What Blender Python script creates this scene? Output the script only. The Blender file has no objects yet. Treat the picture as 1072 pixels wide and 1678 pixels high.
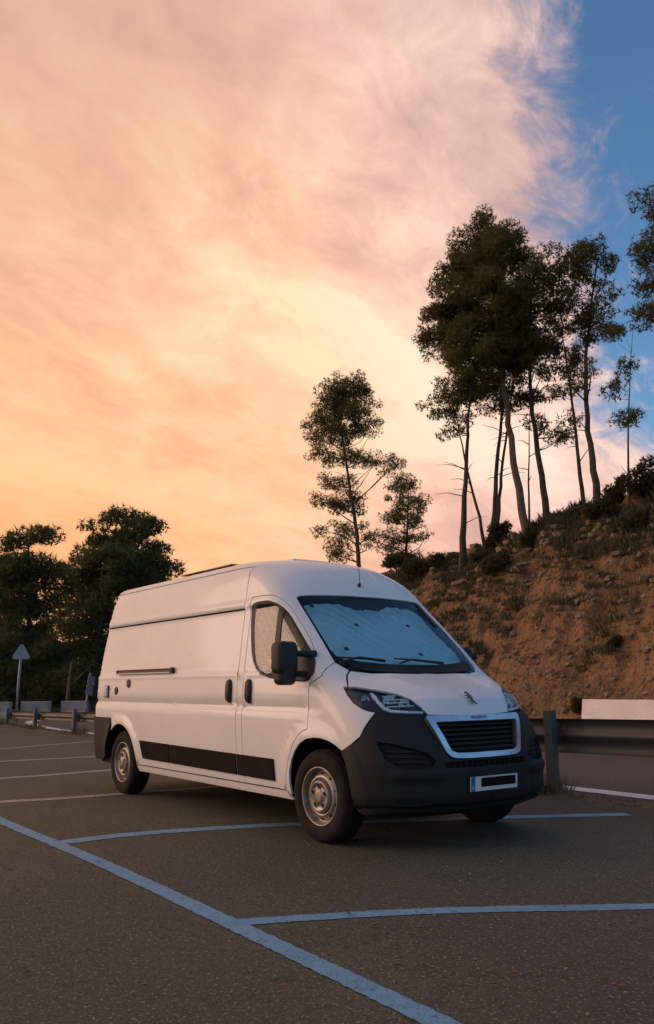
import bpy, bmesh, math, random
import numpy as np
from mathutils import Vector, Matrix, noise as mnoise
from mathutils.geometry import delaunay_2d_cdt

scene = bpy.context.scene
rad = math.radians

# ------------------------------------------------------------------ camera
CAM = np.array([5.906, -5.145, 1.2537]); YAW, PITCH, ROLL, FPX = rad(144.183), rad(11.36), rad(-.4426), 1400.0
cy_, sy_, cp_, sp_ = math.cos(YAW), math.sin(YAW), math.cos(PITCH), math.sin(PITCH)
_f = np.array([cy_*cp_, sy_*cp_, sp_]); _r = np.array([sy_, -cy_, 0.]); _u = np.cross(_r, _f)
_cr, _sr = math.cos(ROLL), math.sin(ROLL)
_r, _u = _cr*_r+_sr*_u, -_sr*_r+_cr*_u
cam_data = bpy.data.cameras.new('camera'); cam = bpy.data.objects.new('camera', cam_data)
scene.collection.objects.link(cam)
cam_data.sensor_fit = 'HORIZONTAL'; cam_data.sensor_width = 36; cam_data.lens = 36*FPX/1072
cam_data.clip_start = .05; cam_data.clip_end = 3000
M = Matrix.Identity(4)
for i in range(3):
    M[i][0], M[i][1], M[i][2], M[i][3] = _r[i], _u[i], -_f[i], CAM[i]
cam.matrix_world = M
scene.camera = cam

# ------------------------------------------------------------------ world: evening sky with a lit cloud deck
SUN_AZ, SUN_EL = rad(222), rad(13)
world = bpy.data.worlds.new('World'); scene.world = world; world.use_nodes = True
nt = world.node_tree; nt.nodes.clear()
def N(t, **kw):
    n = nt.nodes.new(t)
    for k, v in kw.items(): setattr(n, k, v)
    return n
def Lk(a, b): nt.links.new(a, b)
def sock(n, v, i):
    if hasattr(v, 'is_output'): Lk(v, n.inputs[i])
    else: n.inputs[i].default_value = v
def Mth(op, a, b=0.0, c=0.0, clamp=False):
    n = N('ShaderNodeMath', operation=op); n.use_clamp = clamp
    for i, v in enumerate((a, b, c)): sock(n, v, i)
    return n.outputs[0]
def Dot(a, vec):
    n = N('ShaderNodeVectorMath', operation='DOT_PRODUCT'); Lk(a, n.inputs[0]); n.inputs[1].default_value = vec
    return n.outputs['Value']
def SStep(x, a, b):
    n = N('ShaderNodeMapRange', interpolation_type='SMOOTHSTEP'); sock(n, x, 0)
    n.inputs[1].default_value = a; n.inputs[2].default_value = b
    return n.outputs[0]
def Mix(f, a, b):
    n = N('ShaderNodeMix', data_type='RGBA'); sock(n, f, 0); sock(n, a, 6); sock(n, b, 7)
    return n.outputs[2]
def Ramp(x, stops):
    n = N('ShaderNodeValToRGB'); Lk(x, n.inputs[0]); e = n.color_ramp.elements
    while len(e) < len(stops): e.new(.5)
    for k, (p, c) in zip(e, stops): k.position = p; k.color = (*c, 1)
    return n.outputs[0]
def Noise(vec, scale, detail=4, rough=.55, dist=0.0):
    n = N('ShaderNodeTexNoise'); Lk(vec, n.inputs['Vector']); n.inputs['Scale'].default_value = scale
    n.inputs['Detail'].default_value = detail; n.inputs['Roughness'].default_value = rough; n.inputs['Distortion'].default_value = dist
    return n.outputs['Fac']
def dirv(az, el): return (math.cos(rad(el))*math.cos(rad(az)), math.cos(rad(el))*math.sin(rad(az)), math.sin(rad(el)))
sky = N('ShaderNodeTexSky'); sky.sky_type = 'NISHITA'; sky.sun_disc = False
sky.sun_elevation = rad(11); sky.sun_rotation = math.pi/2-SUN_AZ; sky.air_density = 1.0; sky.dust_density = .6; sky.ozone_density = 3.0
tc = N('ShaderNodeTexCoord'); D = tc.outputs['Generated']
sep = N('ShaderNodeSeparateXYZ'); Lk(D, sep.inputs[0])
zc = Mth('MAXIMUM', sep.outputs[2], 0.0)
den = Mth('ADD', zc, .22)
px_, py_ = Mth('DIVIDE', sep.outputs[0], den), Mth('DIVIDE', sep.outputs[1], den)
cmb = N('ShaderNodeCombineXYZ'); Lk(px_, cmb.inputs[0]); Lk(py_, cmb.inputs[1])
rt_ = N('ShaderNodeMapping'); Lk(cmb.outputs[0], rt_.inputs[0]); rt_.inputs['Rotation'].default_value = (0, 0, rad(-112))
def Map(scale, loc):
    m = N('ShaderNodeMapping'); Lk(rt_.outputs[0], m.inputs[0]); m.inputs['Scale'].default_value = scale; m.inputs['Location'].default_value = loc
    return m.outputs[0]
n_big = Noise(Map((.55, 1.25, 1), (4.3, 2.2, 0)), .9, 3, .5, .4)
n_mid = Noise(Map((.8, 1.15, 1), (1.3, 5.2, 0)), 2.6, 6, .58, .6)
n_fine = Noise(Map((.8, 1.2, 1), (7.7, 3.1, 0)), 8.5, 10, .66, .6)
# cloud deck edge: great circle close to the zenith; blue gap on the far side of it
el = zc
edge = Dot(D, dirv(211.8, -8))
e2 = Mth('ADD', Mth('MULTIPLY', edge, 1.7), Mth('MULTIPLY_ADD', n_mid, .40, -.20))
e2 = Mth('ADD', e2, Mth('MULTIPLY_ADD', n_fine, .34, -.17))
e2 = Mth('ADD', e2, Mth('MULTIPLY', SStep(el, .32, .08), .20))
mask = SStep(e2, -.07, .11)
lit = Mth('ADD', Mth('MULTIPLY', n_big, .46), Mth('ADD', Mth('MULTIPLY', n_mid, .34), Mth('MULTIPLY', n_fine, .21)))
cloud = Ramp(lit, [(.36, (.50, .300, .235)), (.43, (.74, .41, .285)), (.49, (.90, .52, .335)), (.575, (1.0, .72, .46))])
# pinker and whiter towards the blue gap, greyer mauve high up, orange towards the low sun side
gap_ = SStep(edge, .40, .02)
pinkc = Ramp(lit, [(.38, (.42, .29, .30)), (.46, (.66, .45, .42)), (.51, (.90, .64, .56)), (.575, (1.0, .84, .72))])
cloud = Mix(Mth('MULTIPLY', gap_, .80), cloud, pinkc)
tl_ = SStep(Dot(D, dirv(172, 44)), .90, .995)
cloud = Mix(Mth('MULTIPLY', tl_, .45), cloud, (.56, .33, .245, 1))
high = SStep(el, .50, .85)
cloud = Mix(Mth('MULTIPLY', high, .55), cloud, (.56, .38, .345, 1))
low = SStep(el, .56, .02)
near = SStep(Dot(D, dirv(182, 8)), .62, .98)
cloud = Mix(Mth('MULTIPLY', Mth('MULTIPLY', low, near), .80), cloud, (.96, .42, .15, 1))
pink = SStep(Dot(D, dirv(116, 8)), .80, 1.0)
cloud = Mix(Mth('MULTIPLY', Mth('MULTIPLY', SStep(el, .36, .04), pink), .75), cloud, (.74, .42, .37, 1))
bl = N('ShaderNodeVectorMath', operation='MULTIPLY'); Lk(sky.outputs[0], bl.inputs[0]); bl.inputs[1].default_value = (.155, .175, .185)
blue = bl.outputs[0]
final = Mix(mask, blue, cloud)
sc_ = N('ShaderNodeVectorMath', operation='SCALE'); Lk(final, sc_.inputs[0]); sc_.inputs[3].default_value = 10.0
bg = N('ShaderNodeBackground'); Lk(sc_.outputs[0], bg.inputs[0]); bg.inputs[1].default_value = .1
wo = N('ShaderNodeOutputWorld'); Lk(bg.outputs[0], wo.inputs[0])

sun_d = bpy.data.lights.new('sun', 'SUN'); sun_d.energy = 0.8; sun_d.angle = rad(32); sun_d.color = (1.0, .66, .53)
sun = bpy.data.objects.new('sun', sun_d); scene.collection.objects.link(sun)
sd = Vector((math.cos(SUN_EL)*math.cos(SUN_AZ), math.cos(SUN_EL)*math.sin(SUN_AZ), math.sin(SUN_EL)))
sun.rotation_euler = sd.to_track_quat('Z', 'Y').to_euler()
vs = scene.view_settings
vs.view_transform = 'Standard'; vs.look = 'None'; vs.gamma = 1; vs.use_curve_mapping = False; vs.exposure = 0.2
scene.cycles.use_denoising = True
scene.cycles.max_bounces = 6; scene.cycles.transparent_max_bounces = 12

# ------------------------------------------------------------------ helpers
C = scene.collection
rng = np.random.default_rng(7); random.seed(7)
def ray(u, v): return _f+(u-536)/FPX*_r-(v-839)/FPX*_u
def gpt(u, v, z=0.0):
    d = ray(u, v); return CAM+d*(z-CAM[2])/d[2]
def ypt(u, v, y):
    d = ray(u, v); return CAM+d*(y-CAM[1])/d[1]
def link(o, parent=None):
    C.objects.link(o)
    if parent is not None: o.parent = parent
    return o
def tag(o, label=None, cat=None, group=None, kind=None):
    if label: o['label'] = label
    if cat: o['category'] = cat
    if group: o['group'] = group
    if kind: o['kind'] = kind
    return o
def empty(name, loc=(0, 0, 0), rz=0.0):
    o = bpy.data.objects.new(name, None); o.empty_display_size = .2; o.location = loc; o.rotation_euler = (0, 0, rz); return link(o)
def mesh_obj(name, verts, faces, mat, parent=None, smooth=False, normals=None):
    me = bpy.data.meshes.new(name)
    me.from_pydata([tuple(map(float, v)) for v in verts], [], [tuple(map(int, f)) for f in faces])
    if smooth: me.polygons.foreach_set('use_smooth', [True]*len(me.polygons))
    me.update()
    if normals is not None: me.normals_split_custom_set_from_vertices([tuple(map(float, n)) for n in normals])
    if mat: me.materials.append(mat)
    return link(bpy.data.objects.new(name, me), parent)
def tri_obj(name, V, mat, parent=None):
    """V: (n,3,3) loose triangles, quick path"""
    n = len(V); me = bpy.data.meshes.new(name)
    me.vertices.add(n*3); me.loops.add(n*3); me.polygons.add(n)
    me.vertices.foreach_set('co', V.reshape(-1).astype(np.float32))
    me.loops.foreach_set('vertex_index', np.arange(n*3, dtype=np.int32))
    me.polygons.foreach_set('loop_start', np.arange(0, n*3, 3, dtype=np.int32))
    me.polygons.foreach_set('loop_total', np.full(n, 3, dtype=np.int32))
    me.update(calc_edges=True); me.materials.append(mat)
    return link(bpy.data.objects.new(name, me), parent)
class MB:
    def __init__(s): s.v = []; s.f = []
    def add(s, V, F):
        b = len(s.v); s.v += [tuple(p) for p in V]; s.f += [tuple(i+b for i in f) for f in F]; return s
    def box(s, c, d, rot=None, taper=1.0):
        V = []
        for sz in (-1, 1):
            k = 1 if sz < 0 else taper
            for sx, sy in ((-1, -1), (1, -1), (1, 1), (-1, 1)):
                p = Vector((sx*d[0]/2*k, sy*d[1]/2*k, sz*d[2]/2))
                if rot is not None: p = rot @ p
                V.append(p+Vector(c))
        return s.add(V, [(3, 2, 1, 0), (4, 5, 6, 7), (0, 1, 5, 4), (1, 2, 6, 5), (2, 3, 7, 6), (3, 0, 4, 7)])
    def tube(s, pts, radii, n=8, cap=True):
        pts = [Vector(p) for p in pts]; V = []; F = []
        if not hasattr(radii, '__len__'): radii = [radii]*len(pts)
        ref = None
        for i, p in enumerate(pts):
            t = (pts[min(i+1, len(pts)-1)]-pts[max(i-1, 0)]).normalized()
            if ref is None: ref = t.orthogonal().normalized()
            ref = (ref-t*ref.dot(t)).normalized(); b = t.cross(ref)
            for k in range(n):
                a = 2*math.pi*k/n; V.append(p+(ref*math.cos(a)+b*math.sin(a))*radii[i])
        for i in range(len(pts)-1):
            for k in range(n):
                k2 = (k+1) % n; F.append((i*n+k, i*n+k2, (i+1)*n+k2, (i+1)*n+k))
        if cap:
            F.append(tuple(range(n-1, -1, -1))); F.append(tuple((len(pts)-1)*n+k for k in range(n)))
        return s.add(V, F)
    def lathe(s, prof, n=48, axis='y', c=(0, 0, 0), close=False):
        """prof: list of (r, a) with a along the axis"""
        V = []; F = []
        for r, a in prof:
            for k in range(n):
                t = 2*math.pi*k/n
                q = (r*math.cos(t), a, r*math.sin(t)) if axis == 'y' else (r*math.cos(t), r*math.sin(t), a)
                V.append((q[0]+c[0], q[1]+c[1], q[2]+c[2]))
        m = len(prof)
        for i in range(m if close else m-1):
            j = (i+1) % m
            for k in range(n):
                k2 = (k+1) % n; F.append((i*n+k, j*n+k, j*n+k2, i*n+k2))
        return s.add(V, F)
    def build(s, name, mat, parent=None, smooth=False, bevel=0, subd=0, angle=None):
        o = mesh_obj(name, s.v, s.f, mat, parent, smooth)
        if bevel:
            b = o.modifiers.new('bevel', 'BEVEL'); b.width = bevel; b.segments = 2; b.limit_method = 'ANGLE'; b.angle_limit = rad(35)
        if angle is not None:
            o.data.polygons.foreach_set('use_smooth', [True]*len(o.data.polygons)); o.data.set_sharp_from_angle(angle=rad(angle))
        return o

# ------------------------------------------------------------------ materials
MATS = {}
def mat(name, base, rough=.6, metal=0.0, spec=.5, coat=0.0, noise=None, bump=None, emit=None):
    """noise: (scale, detail, colour2, low, high) object-space mottling; bump: (scale, strength, distance)"""
    m = bpy.data.materials.new(name); m.use_nodes = True; t = m.node_tree; b = t.nodes['Principled BSDF']
    b.inputs['Base Color'].default_value = (*base, 1); b.inputs['Roughness'].default_value = rough
    b.inputs['Metallic'].default_value = metal; b.inputs['Specular IOR Level'].default_value = spec
    b.inputs['Coat Weight'].default_value = coat; b.inputs['Coat Roughness'].default_value = .08
    co = t.nodes.new('ShaderNodeNewGeometry').outputs['Position']
    if noise:
        for j, (sc, det, c2, lo, hi) in enumerate(noise if isinstance(noise, list) else [noise]):
            n = t.nodes.new('ShaderNodeTexNoise'); n.inputs['Scale'].default_value = sc; n.inputs['Detail'].default_value = det; n.inputs['Roughness'].default_value = .6
            t.links.new(co, n.inputs['Vector'])
            r = t.nodes.new('ShaderNodeMapRange'); r.inputs[1].default_value = lo; r.inputs[2].default_value = hi; t.links.new(n.outputs['Fac'], r.inputs[0])
            x = t.nodes.new('ShaderNodeMix'); x.data_type = 'RGBA'; t.links.new(r.outputs[0], x.inputs[0])
            src = b.inputs['Base Color'].links[0].from_socket if b.inputs['Base Color'].is_linked else None
            if src: t.links.new(src, x.inputs[6])
            else: x.inputs[6].default_value = (*base, 1)
            x.inputs[7].default_value = (*c2, 1); t.links.new(x.outputs[2], b.inputs['Base Color'])
    if bump:
        n = t.nodes.new('ShaderNodeTexNoise'); n.inputs['Scale'].default_value = bump[0]; n.inputs['Detail'].default_value = 6; t.links.new(co, n.inputs['Vector'])
        bp = t.nodes.new('ShaderNodeBump'); bp.inputs['Strength'].default_value = bump[1]; bp.inputs['Distance'].default_value = bump[2]
        t.links.new(n.outputs['Fac'], bp.inputs['Height']); t.links.new(bp.outputs[0], b.inputs['Normal'])
    MATS[name] = m; return m

# ------------------------------------------------------------------ setting: ground, lot, road, markings
def asphalt(name, c1, c2, agg, rough=.85):
    m = mat(name, c1, rough, noise=[(1.3, 5, c2, .42, .68), (.32, 3, tuple(k*.72 for k in c1), .5, .7), (14, 5, tuple(k*.66 for k in c1), .50, .66), (60, 4, tuple(k*.45 for k in c1), .53, .64), (48, 4, agg, .575, .66)], bump=(75, 1.0, .010))
    return m
m_lot = asphalt('lot_asphalt', (.076, .071, .044), (.098, .091, .059), (.25, .235, .17))
m_road = asphalt('road_asphalt', (.105, .078, .062), (.13, .098, .078), (.20, .16, .13))
m_dirt = mat('dirt', (.13, .088, .055), .95, noise=[(2.2, 6, (.075, .055, .036), .4, .65), (24, 4, (.22, .16, .105), .5, .75)], bump=(30, .8, .03))
m_ground = mat('ground_soil', (.10, .078, .050), .95, noise=[(.5, 6, (.055, .060, .030), .4, .65)], bump=(6, .6, .05))
def paint(name, c, under, lo=.50, hi=.62, rough=.7):
    return mat(name, c, rough, noise=[(3.5, 5, tuple(k*.8 for k in c), .4, .7), (28, 5, under, lo+.03, hi+.05), (130, 3, under, lo-.02, hi)], bump=(120, .8, .005))
m_blue = paint('blue_paint', (.165, .365, .54), (.07, .07, .072), .54, .70)
m_pale = paint('faded_paint', (.46, .44, .43), (.075, .062, .05), .50, .66)
m_white = paint('white_paint', (.84, .79, .74), (.34, .29, .25), .70, .9)

def sheet(name, poly, z, m, kind='structure'):
    return tag(mesh_obj(name, [(x, y, z) for x, y in poly], [tuple(range(len(poly)))], m), kind=kind)
sheet('ground', [(-1500, -1500), (1500, -1500), (1500, 1500), (-1500, 1500)], -.06, m_ground)
lot = sheet('parking_lot', [(-34, -40), (30, -40), (30, 2.78), (-15, 2.82), (-22, 3.0), (-26, 3.3), (-34, 3.3)], 0.0, m_lot)
sheet('road', [(40, 3.22), (40, 13.1), (-12, 13.1), (-16, 14.5), (-18, 18), (-18, 46), (-29, 46), (-29, 9), (-28.3, 5.2), (-26.2, 3.9), (-22.5, 3.4), (-16, 3.2)], -.012, m_road)

def catmull(pts, step=.15):
    pts = [np.array(p, float) for p in pts]
    if len(pts) < 3: return pts
    q = [2*pts[0]-pts[1]]+pts+[2*pts[-1]-pts[-2]]; out = []
    for i in range(1, len(q)-2):
        n = max(2, int(np.linalg.norm(q[i+1]-q[i])/step))
        for k in range(n):
            t = k/n; a, b, c, d = q[i-1:i+3]
            out.append(.5*((2*b)+(-a+c)*t+(2*a-5*b+4*c-d)*t*t+(-a+3*b-3*c+d)*t**3))
    return out+[pts[-1]]
def ribbon(name, pts, w, z, m, jit=.005, step=.03):
    P = catmull(pts, step); V = []; F = []
    for i, p in enumerate(P):
        t = P[min(i+1, len(P)-1)]-P[max(i-1, 0)]; t = t/np.linalg.norm(t); nrm = np.array([-t[1], t[0]])
        for s in (-1, 1):
            q = p+nrm*s*(w/2+random.uniform(-jit, jit)); V.append((q[0], q[1], z))
    for i in range(len(P)-1): F.append((2*i, 2*i+2, 2*i+3, 2*i+1))
    return mesh_obj(name, V, F, m)
def marking(name, pts, w, m, label, z=.004, group=None):
    return tag(ribbon(name, pts, w, z, m), label, 'road marking', group)
marking('parking_line', [(-14, -2.62), (-8, -2.66), (-2.84, -2.69), (-1.2, -2.67), (.05, -2.67), (1.77, -2.71), (3.2, -2.75), (5, -2.8), (7, -2.84)], .125, m_blue, 'long blue aisle line running diagonally across the near asphalt', .0045)
marking('bay_line', [(1.63, -2.66), (1.83, -2.19), (2.07, -1.71), (2.34, -1.27), (2.56, -.95), (2.85, -.50), (3.4, .35), (4.1, 1.6)], .125, m_blue, 'blue bay line nearest the camera, branching off the aisle line to the right', .0035, 'painted bay lines')
marking('bay_line', [(-1.33, -2.62), (-1.34, -2.09), (-1.24, -1.57), (-1.08, -1.05), (-.89, -.58), (-.4, .35), (-.03, 1.13), (.21, 1.54), (.60, 2.22)], .185, m_blue, 'blue bay line passing under the white van', .0035, 'painted bay lines')
for pts, w, lb in (([(-4.3, -2.6), (-4.12, -1.9), (-4.06, -1.5), (-4.03, -1.05), (-3.9, .5), (-3.6, 2.2)], .18, 'pale bay line ending at the rear wheel of the van'),
                   ([(-6.5, -2.6), (-6.73, -1.64), (-6.74, -1.14), (-6.85, 0), (-6.8, 2.2)], .18, 'pale bay line just behind the van, second from its rear wheel'),
                   ([(-9.6, -2.4), (-9.55, -.87), (-9.49, -.27), (-9.42, .77), (-9.3, 2.3)], .18, 'pale bay line behind the van, third from its rear wheel'),
                   ([(-12.4, -2.4), (-12.6, -.05), (-13.0, .84), (-13.6, 2.4)], .14, 'thin worn bay line farthest back, nearest the guardrail posts')):
    marking('bay_line', pts, w, m_pale, lb, .0035, 'painted bay lines')
marking('road_edge_line', [(30, 3.35), (22, 3.37), (14, 3.4), (6.5, 3.45), (-.7, 3.51), (-6, 3.5), (-11.5, 3.5), (-16, 3.5), (-19.8, 3.55), (-22.6, 3.85), (-24.9, 4.3), (-26.7, 5.05), (-27.5, 6.2), (-27.4, 7.6), (-26.8, 10), (-26, 14)], .31, m_white, 'white edge line of the road behind the guardrail', -.003)
# verge of soil between lot and road, a low uneven strip
V = []; F = []; xs = np.arange(-27, 31, .12)
for i, x in enumerate(xs):
    off = .0 if x > -15 else .5*((x+15)/12)**2*1.0
    for k, (y, z) in enumerate(((2.62, -.01), (2.74, .018), (2.88, .032), (3.0, .022), (3.16, -.018))):
        q = mnoise.noise(Vector((x*2.1, y*3, 1))); V.append((x, y+off*1.0+.06*q, z+.018*mnoise.noise(Vector((x*6, y*9, 4))) if 0 < k < 4 else z))
for i in range(len(xs)-1):
    for k in range(4): F.append((i*5+k, (i+1)*5+k, (i+1)*5+k+1, i*5+k+1))
tag(mesh_obj('verge', V, F, m_dirt, smooth=True), kind='structure')

# asphalt cracks: thin dark recessed-looking tar seams
m_tar = mat('tar', (.022, .019, .017), .7)
def wander(a, b, n=40, amp=.05, seed=0):
    a, b = np.array(a), np.array(b); d = b-a; nn = np.array([-d[1], d[0]])/np.linalg.norm(d); out = []
    for k in range(n+1):
        t = k/n; w = amp*(mnoise.noise(Vector((t*7, seed, 0)))*2+mnoise.noise(Vector((t*25, seed, 3)))*.6); out.append(a+d*t+nn*w)
    return out
for k, (a, b, w) in enumerate((((-2.7, -2.2), (-10.5, .6), .022), ((-14.2, -1.3), (-10.2, .1), .03))):
    tag(ribbon('asphalt_crack', wander(a, b, seed=k), w, .0022+.0003*k, m_tar, jit=w*.3, step=.1), kind='structure')

# ------------------------------------------------------------------ hillside
def vnoise(x, y, seed=0):
    xi, yi = np.floor(x).astype(np.int64), np.floor(y).astype(np.int64); fx, fy = x-xi, y-yi
    fx, fy = fx*fx*(3-2*fx), fy*fy*(3-2*fy)
    def h(a, b):
        n = (a*374761393+b*668265263+seed*974634777) & 0xffffffff
        n = ((n ^ (n >> 13))*1274126177) & 0xffffffff
        return ((n ^ (n >> 16)) & 0xffff)/65535.0
    return (h(xi, yi)*(1-fx)+h(xi+1, yi)*fx)*(1-fy)+(h(xi, yi+1)*(1-fx)+h(xi+1, yi+1)*fx)*fy
def fbm(x, y, oct=5, seed=0, gain=.5):
    a, s, t = 1.0, 0.0, 0.0
    for k in range(oct):
        s = s+a*vnoise(x*2**k, y*2**k, seed+k*17); t += a; a *= gain
    return s/t*2-1
PY = np.array([13.4, 14.4, 14.9, 15.6, 16.6, 18.0, 19.4, 20.4, 21.2, 22.5, 26, 34, 60, 120])
PZ = np.array([-.10, -.02, .45, 1.5, 2.9, 4.7, 6.05, 6.85, 7.3, 7.6, 8.0, 8.2, 8.0, 6.0])
def hill_z(x, y):
    x, y = np.asarray(x, float), np.asarray(y, float)
    yy = y+.9*fbm(x*.22, y*.22, 3, 5)*np.clip((y-14.2)/2, 0, 1)
    yy = yy-np.clip((-27-x)/7, 0, 1)*9.0-np.clip((-40-x)/12, 0, 1)*6      # foot turns away round the bend
    s = np.interp(x, [-48, -34, -24, -21.9, -20.3, -16.6, -11.2, -6, 10, 40], [.75, .86, .87, .88, .92, 1.0, 1.10, 1.13, 1.15, 1.12])
    z = np.interp(yy, PY, PZ)*s
    f = np.clip((yy-14.4)/1.2, 0, 1)
    rg = 1-np.abs(fbm(x*.8+y*.3, y*.8, 4, 31))
    return z+f*(.42*fbm(x*.45, y*.45, 4, 9)+.42*(rg-.75)+.30*fbm(x*1.9, y*1.9, 4, 3)-.30*np.clip(np.abs(fbm(x*1.1, y*.35, 3, 61))*-4+.8, 0, 1)+.13*np.abs(fbm(x*3.2, y*3.2, 3, 23))+.13*fbm(x*5, y*5, 3, 12))
m_hill = mat('hill_soil', (.33, .175, .086), .95, noise=[(.55, 6, (.19, .118, .060), .46, .60), (1.6, 7, (.36, .215, .112), .52, .68), (5, 6, (.14, .092, .050), .52, .66), (22, 5, (.42, .30, .185), .58, .74), (48, 4, (.12, .078, .045), .57, .72)], bump=(11, 1.0, .22))
def grid(name, xs, ys, fz, m):
    X, Y = np.meshgrid(xs, ys); Z = fz(X, Y); nx = len(xs)
    V = np.stack([X, Y, Z], -1).reshape(-1, 3); ii = np.arange(len(ys)-1)[:, None]*nx+np.arange(nx-1)[None]
    F = np.stack([ii, ii+1, ii+nx+1, ii+nx], -1).reshape(-1, 4)
    me = bpy.data.meshes.new(name); me.vertices.add(len(V)); me.loops.add(F.size); me.polygons.add(len(F))
    me.vertices.foreach_set('co', V.reshape(-1).astype(np.float32)); me.loops.foreach_set('vertex_index', F.reshape(-1).astype(np.int32))
    me.polygons.foreach_set('loop_start', np.arange(0, F.size, 4, dtype=np.int32)); me.polygons.foreach_set('loop_total', np.full(len(F), 4, dtype=np.int32))
    me.polygons.foreach_set('use_smooth', np.ones(len(F), dtype=bool)); me.update(calc_edges=True); me.materials.append(m)
    return link(bpy.data.objects.new(name, me))
hxs = np.concatenate([np.arange(-90, -27, .8), np.arange(-27, -3, .075), np.arange(-3, 40, .7)])
hys = np.concatenate([np.arange(13.4, 22.6, .075), np.arange(22.6, 100, 1.0)])
tag(grid('hillside', hxs, hys, hill_z, m_hill), kind='structure')

# loose stones on the slope (uncountable), joined
ICO = bmesh.new(); bmesh.ops.create_icosphere(ICO, subdivisions=1, radius=1); ICO.verts.ensure_lookup_table()
ico_v = np.array([v.co[:] for v in ICO.verts]); ico_f = np.array([[v.index for v in f.verts] for f in ICO.faces]); ICO.free()
def stone_mesh(c, s, r):
    v = ico_v*(1+.28*r.standard_normal((len(ico_v), 1)).clip(-1.3, 1.3))*np.array([1, r.uniform(.7, 1.1), r.uniform(.45, .8)])*s
    a = r.uniform(0, 6.28); ca, sa = math.cos(a), math.sin(a)
    v = v @ np.array([[ca, -sa, 0], [sa, ca, 0], [0, 0, 1]]); return v+c
m_stone = mat('stone', (.27, .195, .125), .95, noise=[(3, 5, (.17, .125, .082), .4, .65), (20, 5, (.34, .26, .18), .5, .75)], bump=(40, .6, .02))
T = []
for k in range(5200):
    big = k < 170
    x, y = rng.uniform(-25, -5), rng.uniform(14.3, 21.8)
    if fbm(x*.7, y*.7, 3, 77) < -.05 and rng.random() < .7: continue
    s = .022+.13*rng.random()**4.2 if not big else rng.uniform(.12, .34)
    if big and (y < 16.5 or fbm(x*.5, y*.5, 2, 88) < .0): continue
    T.append(stone_mesh(np.array([x, y, float(hill_z(x, y))+s*.25]), s, rng)[ico_f])
tag(tri_obj('hillside_stones', np.concatenate(T), m_stone), 'loose stones scattered over the brown hillside', 'stones', kind='stuff')

# tufts of dry grass and low scrub on the slope
m_dry = mat('dry_grass', (.22, .145, .062), .9, noise=(2.5, 3, (.13, .105, .045), .4, .65))
m_scrub = mat('scrub_leaf', (.060, .062, .026), .85, noise=(1.8, 3, (.095, .080, .036), .4, .65))
def blades(c, n, h, spread, w, r):
    """n leaning blades round each of the points c -> triangles"""
    c = np.repeat(c, n, 0); m = len(c); a = r.uniform(0, 6.283, m); rr = spread*np.sqrt(r.random(m))
    base = c+np.stack([rr*np.cos(a), rr*np.sin(a), np.zeros(m)], 1)
    lean = r.uniform(.1, .75, m); hh = h*r.uniform(.4, 1.1, m); b = r.uniform(0, 6.283, m)
    tip = base+np.stack([np.cos(a)*lean*hh, np.sin(a)*lean*hh, hh], 1)
    side = np.stack([np.cos(b), np.sin(b), np.zeros(m)], 1)*w
    return np.stack([base-side, base+side, tip], 1)
def hill_points(n, x0, x1, y0, y1, seed, thr):
    out = []
    while len(out) < n:
        x, y = rng.uniform(x0, x1), rng.uniform(y0, y1)
        if fbm(np.array(x*.6), np.array(y*.6), 3, seed) > thr: out.append((x, y, float(hill_z(x, y))-.02))
    return np.array(out)
tag(tri_obj('dry_grass', np.concatenate([blades(hill_points(1500, -25, -5, 14.5, 22, 41, .0), 16, .16, .12, .010, rng), blades(hill_points(420, -25, -5, 18, 22.3, 44, -.1), 22, .26, .16, .012, rng)]), m_dry), 'tufts of dry grass scattered over the brown hillside', 'grass', kind='stuff')
tag(tri_obj('low_scrub', np.concatenate([blades(hill_points(1000, -25, -5, 15.2, 22.4, 51, .08), 34, .24, .24, .019, rng), blades(hill_points(760, -25, -5, 18.4, 22.6, 52, -.12), 48, .30, .34, .024, rng)]), m_scrub), 'low dark scrub growing in patches on the hillside', 'scrub', kind='stuff')
# weeds along the verge
vp = np.array([(rng.uniform(-27, 3), 2.70+.28*rng.random(), .01) for _ in range(200)]); vp[:, 1] += np.where(vp[:, 0] < -15, .5*((vp[:, 0]+15)/12)**2, 0)
vp2 = np.array([(-.92+rng.normal()*.12, 2.83+rng.normal()*.1, .01) for _ in range(22)]+[(x0+rng.normal()*.3, 3.05+rng.normal()*.15, .01) for x0 in (-16.8, -20.3, -23.9) for _ in range(14)])
tag(tri_obj('verge_weeds', np.concatenate([blades(vp, 12, .07, .08, .006, rng), blades(vp2, 18, .22, .10, .007, rng)]), m_dry), 'dry weeds along the verge at the foot of the guardrail', 'weeds', kind='stuff')

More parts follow.
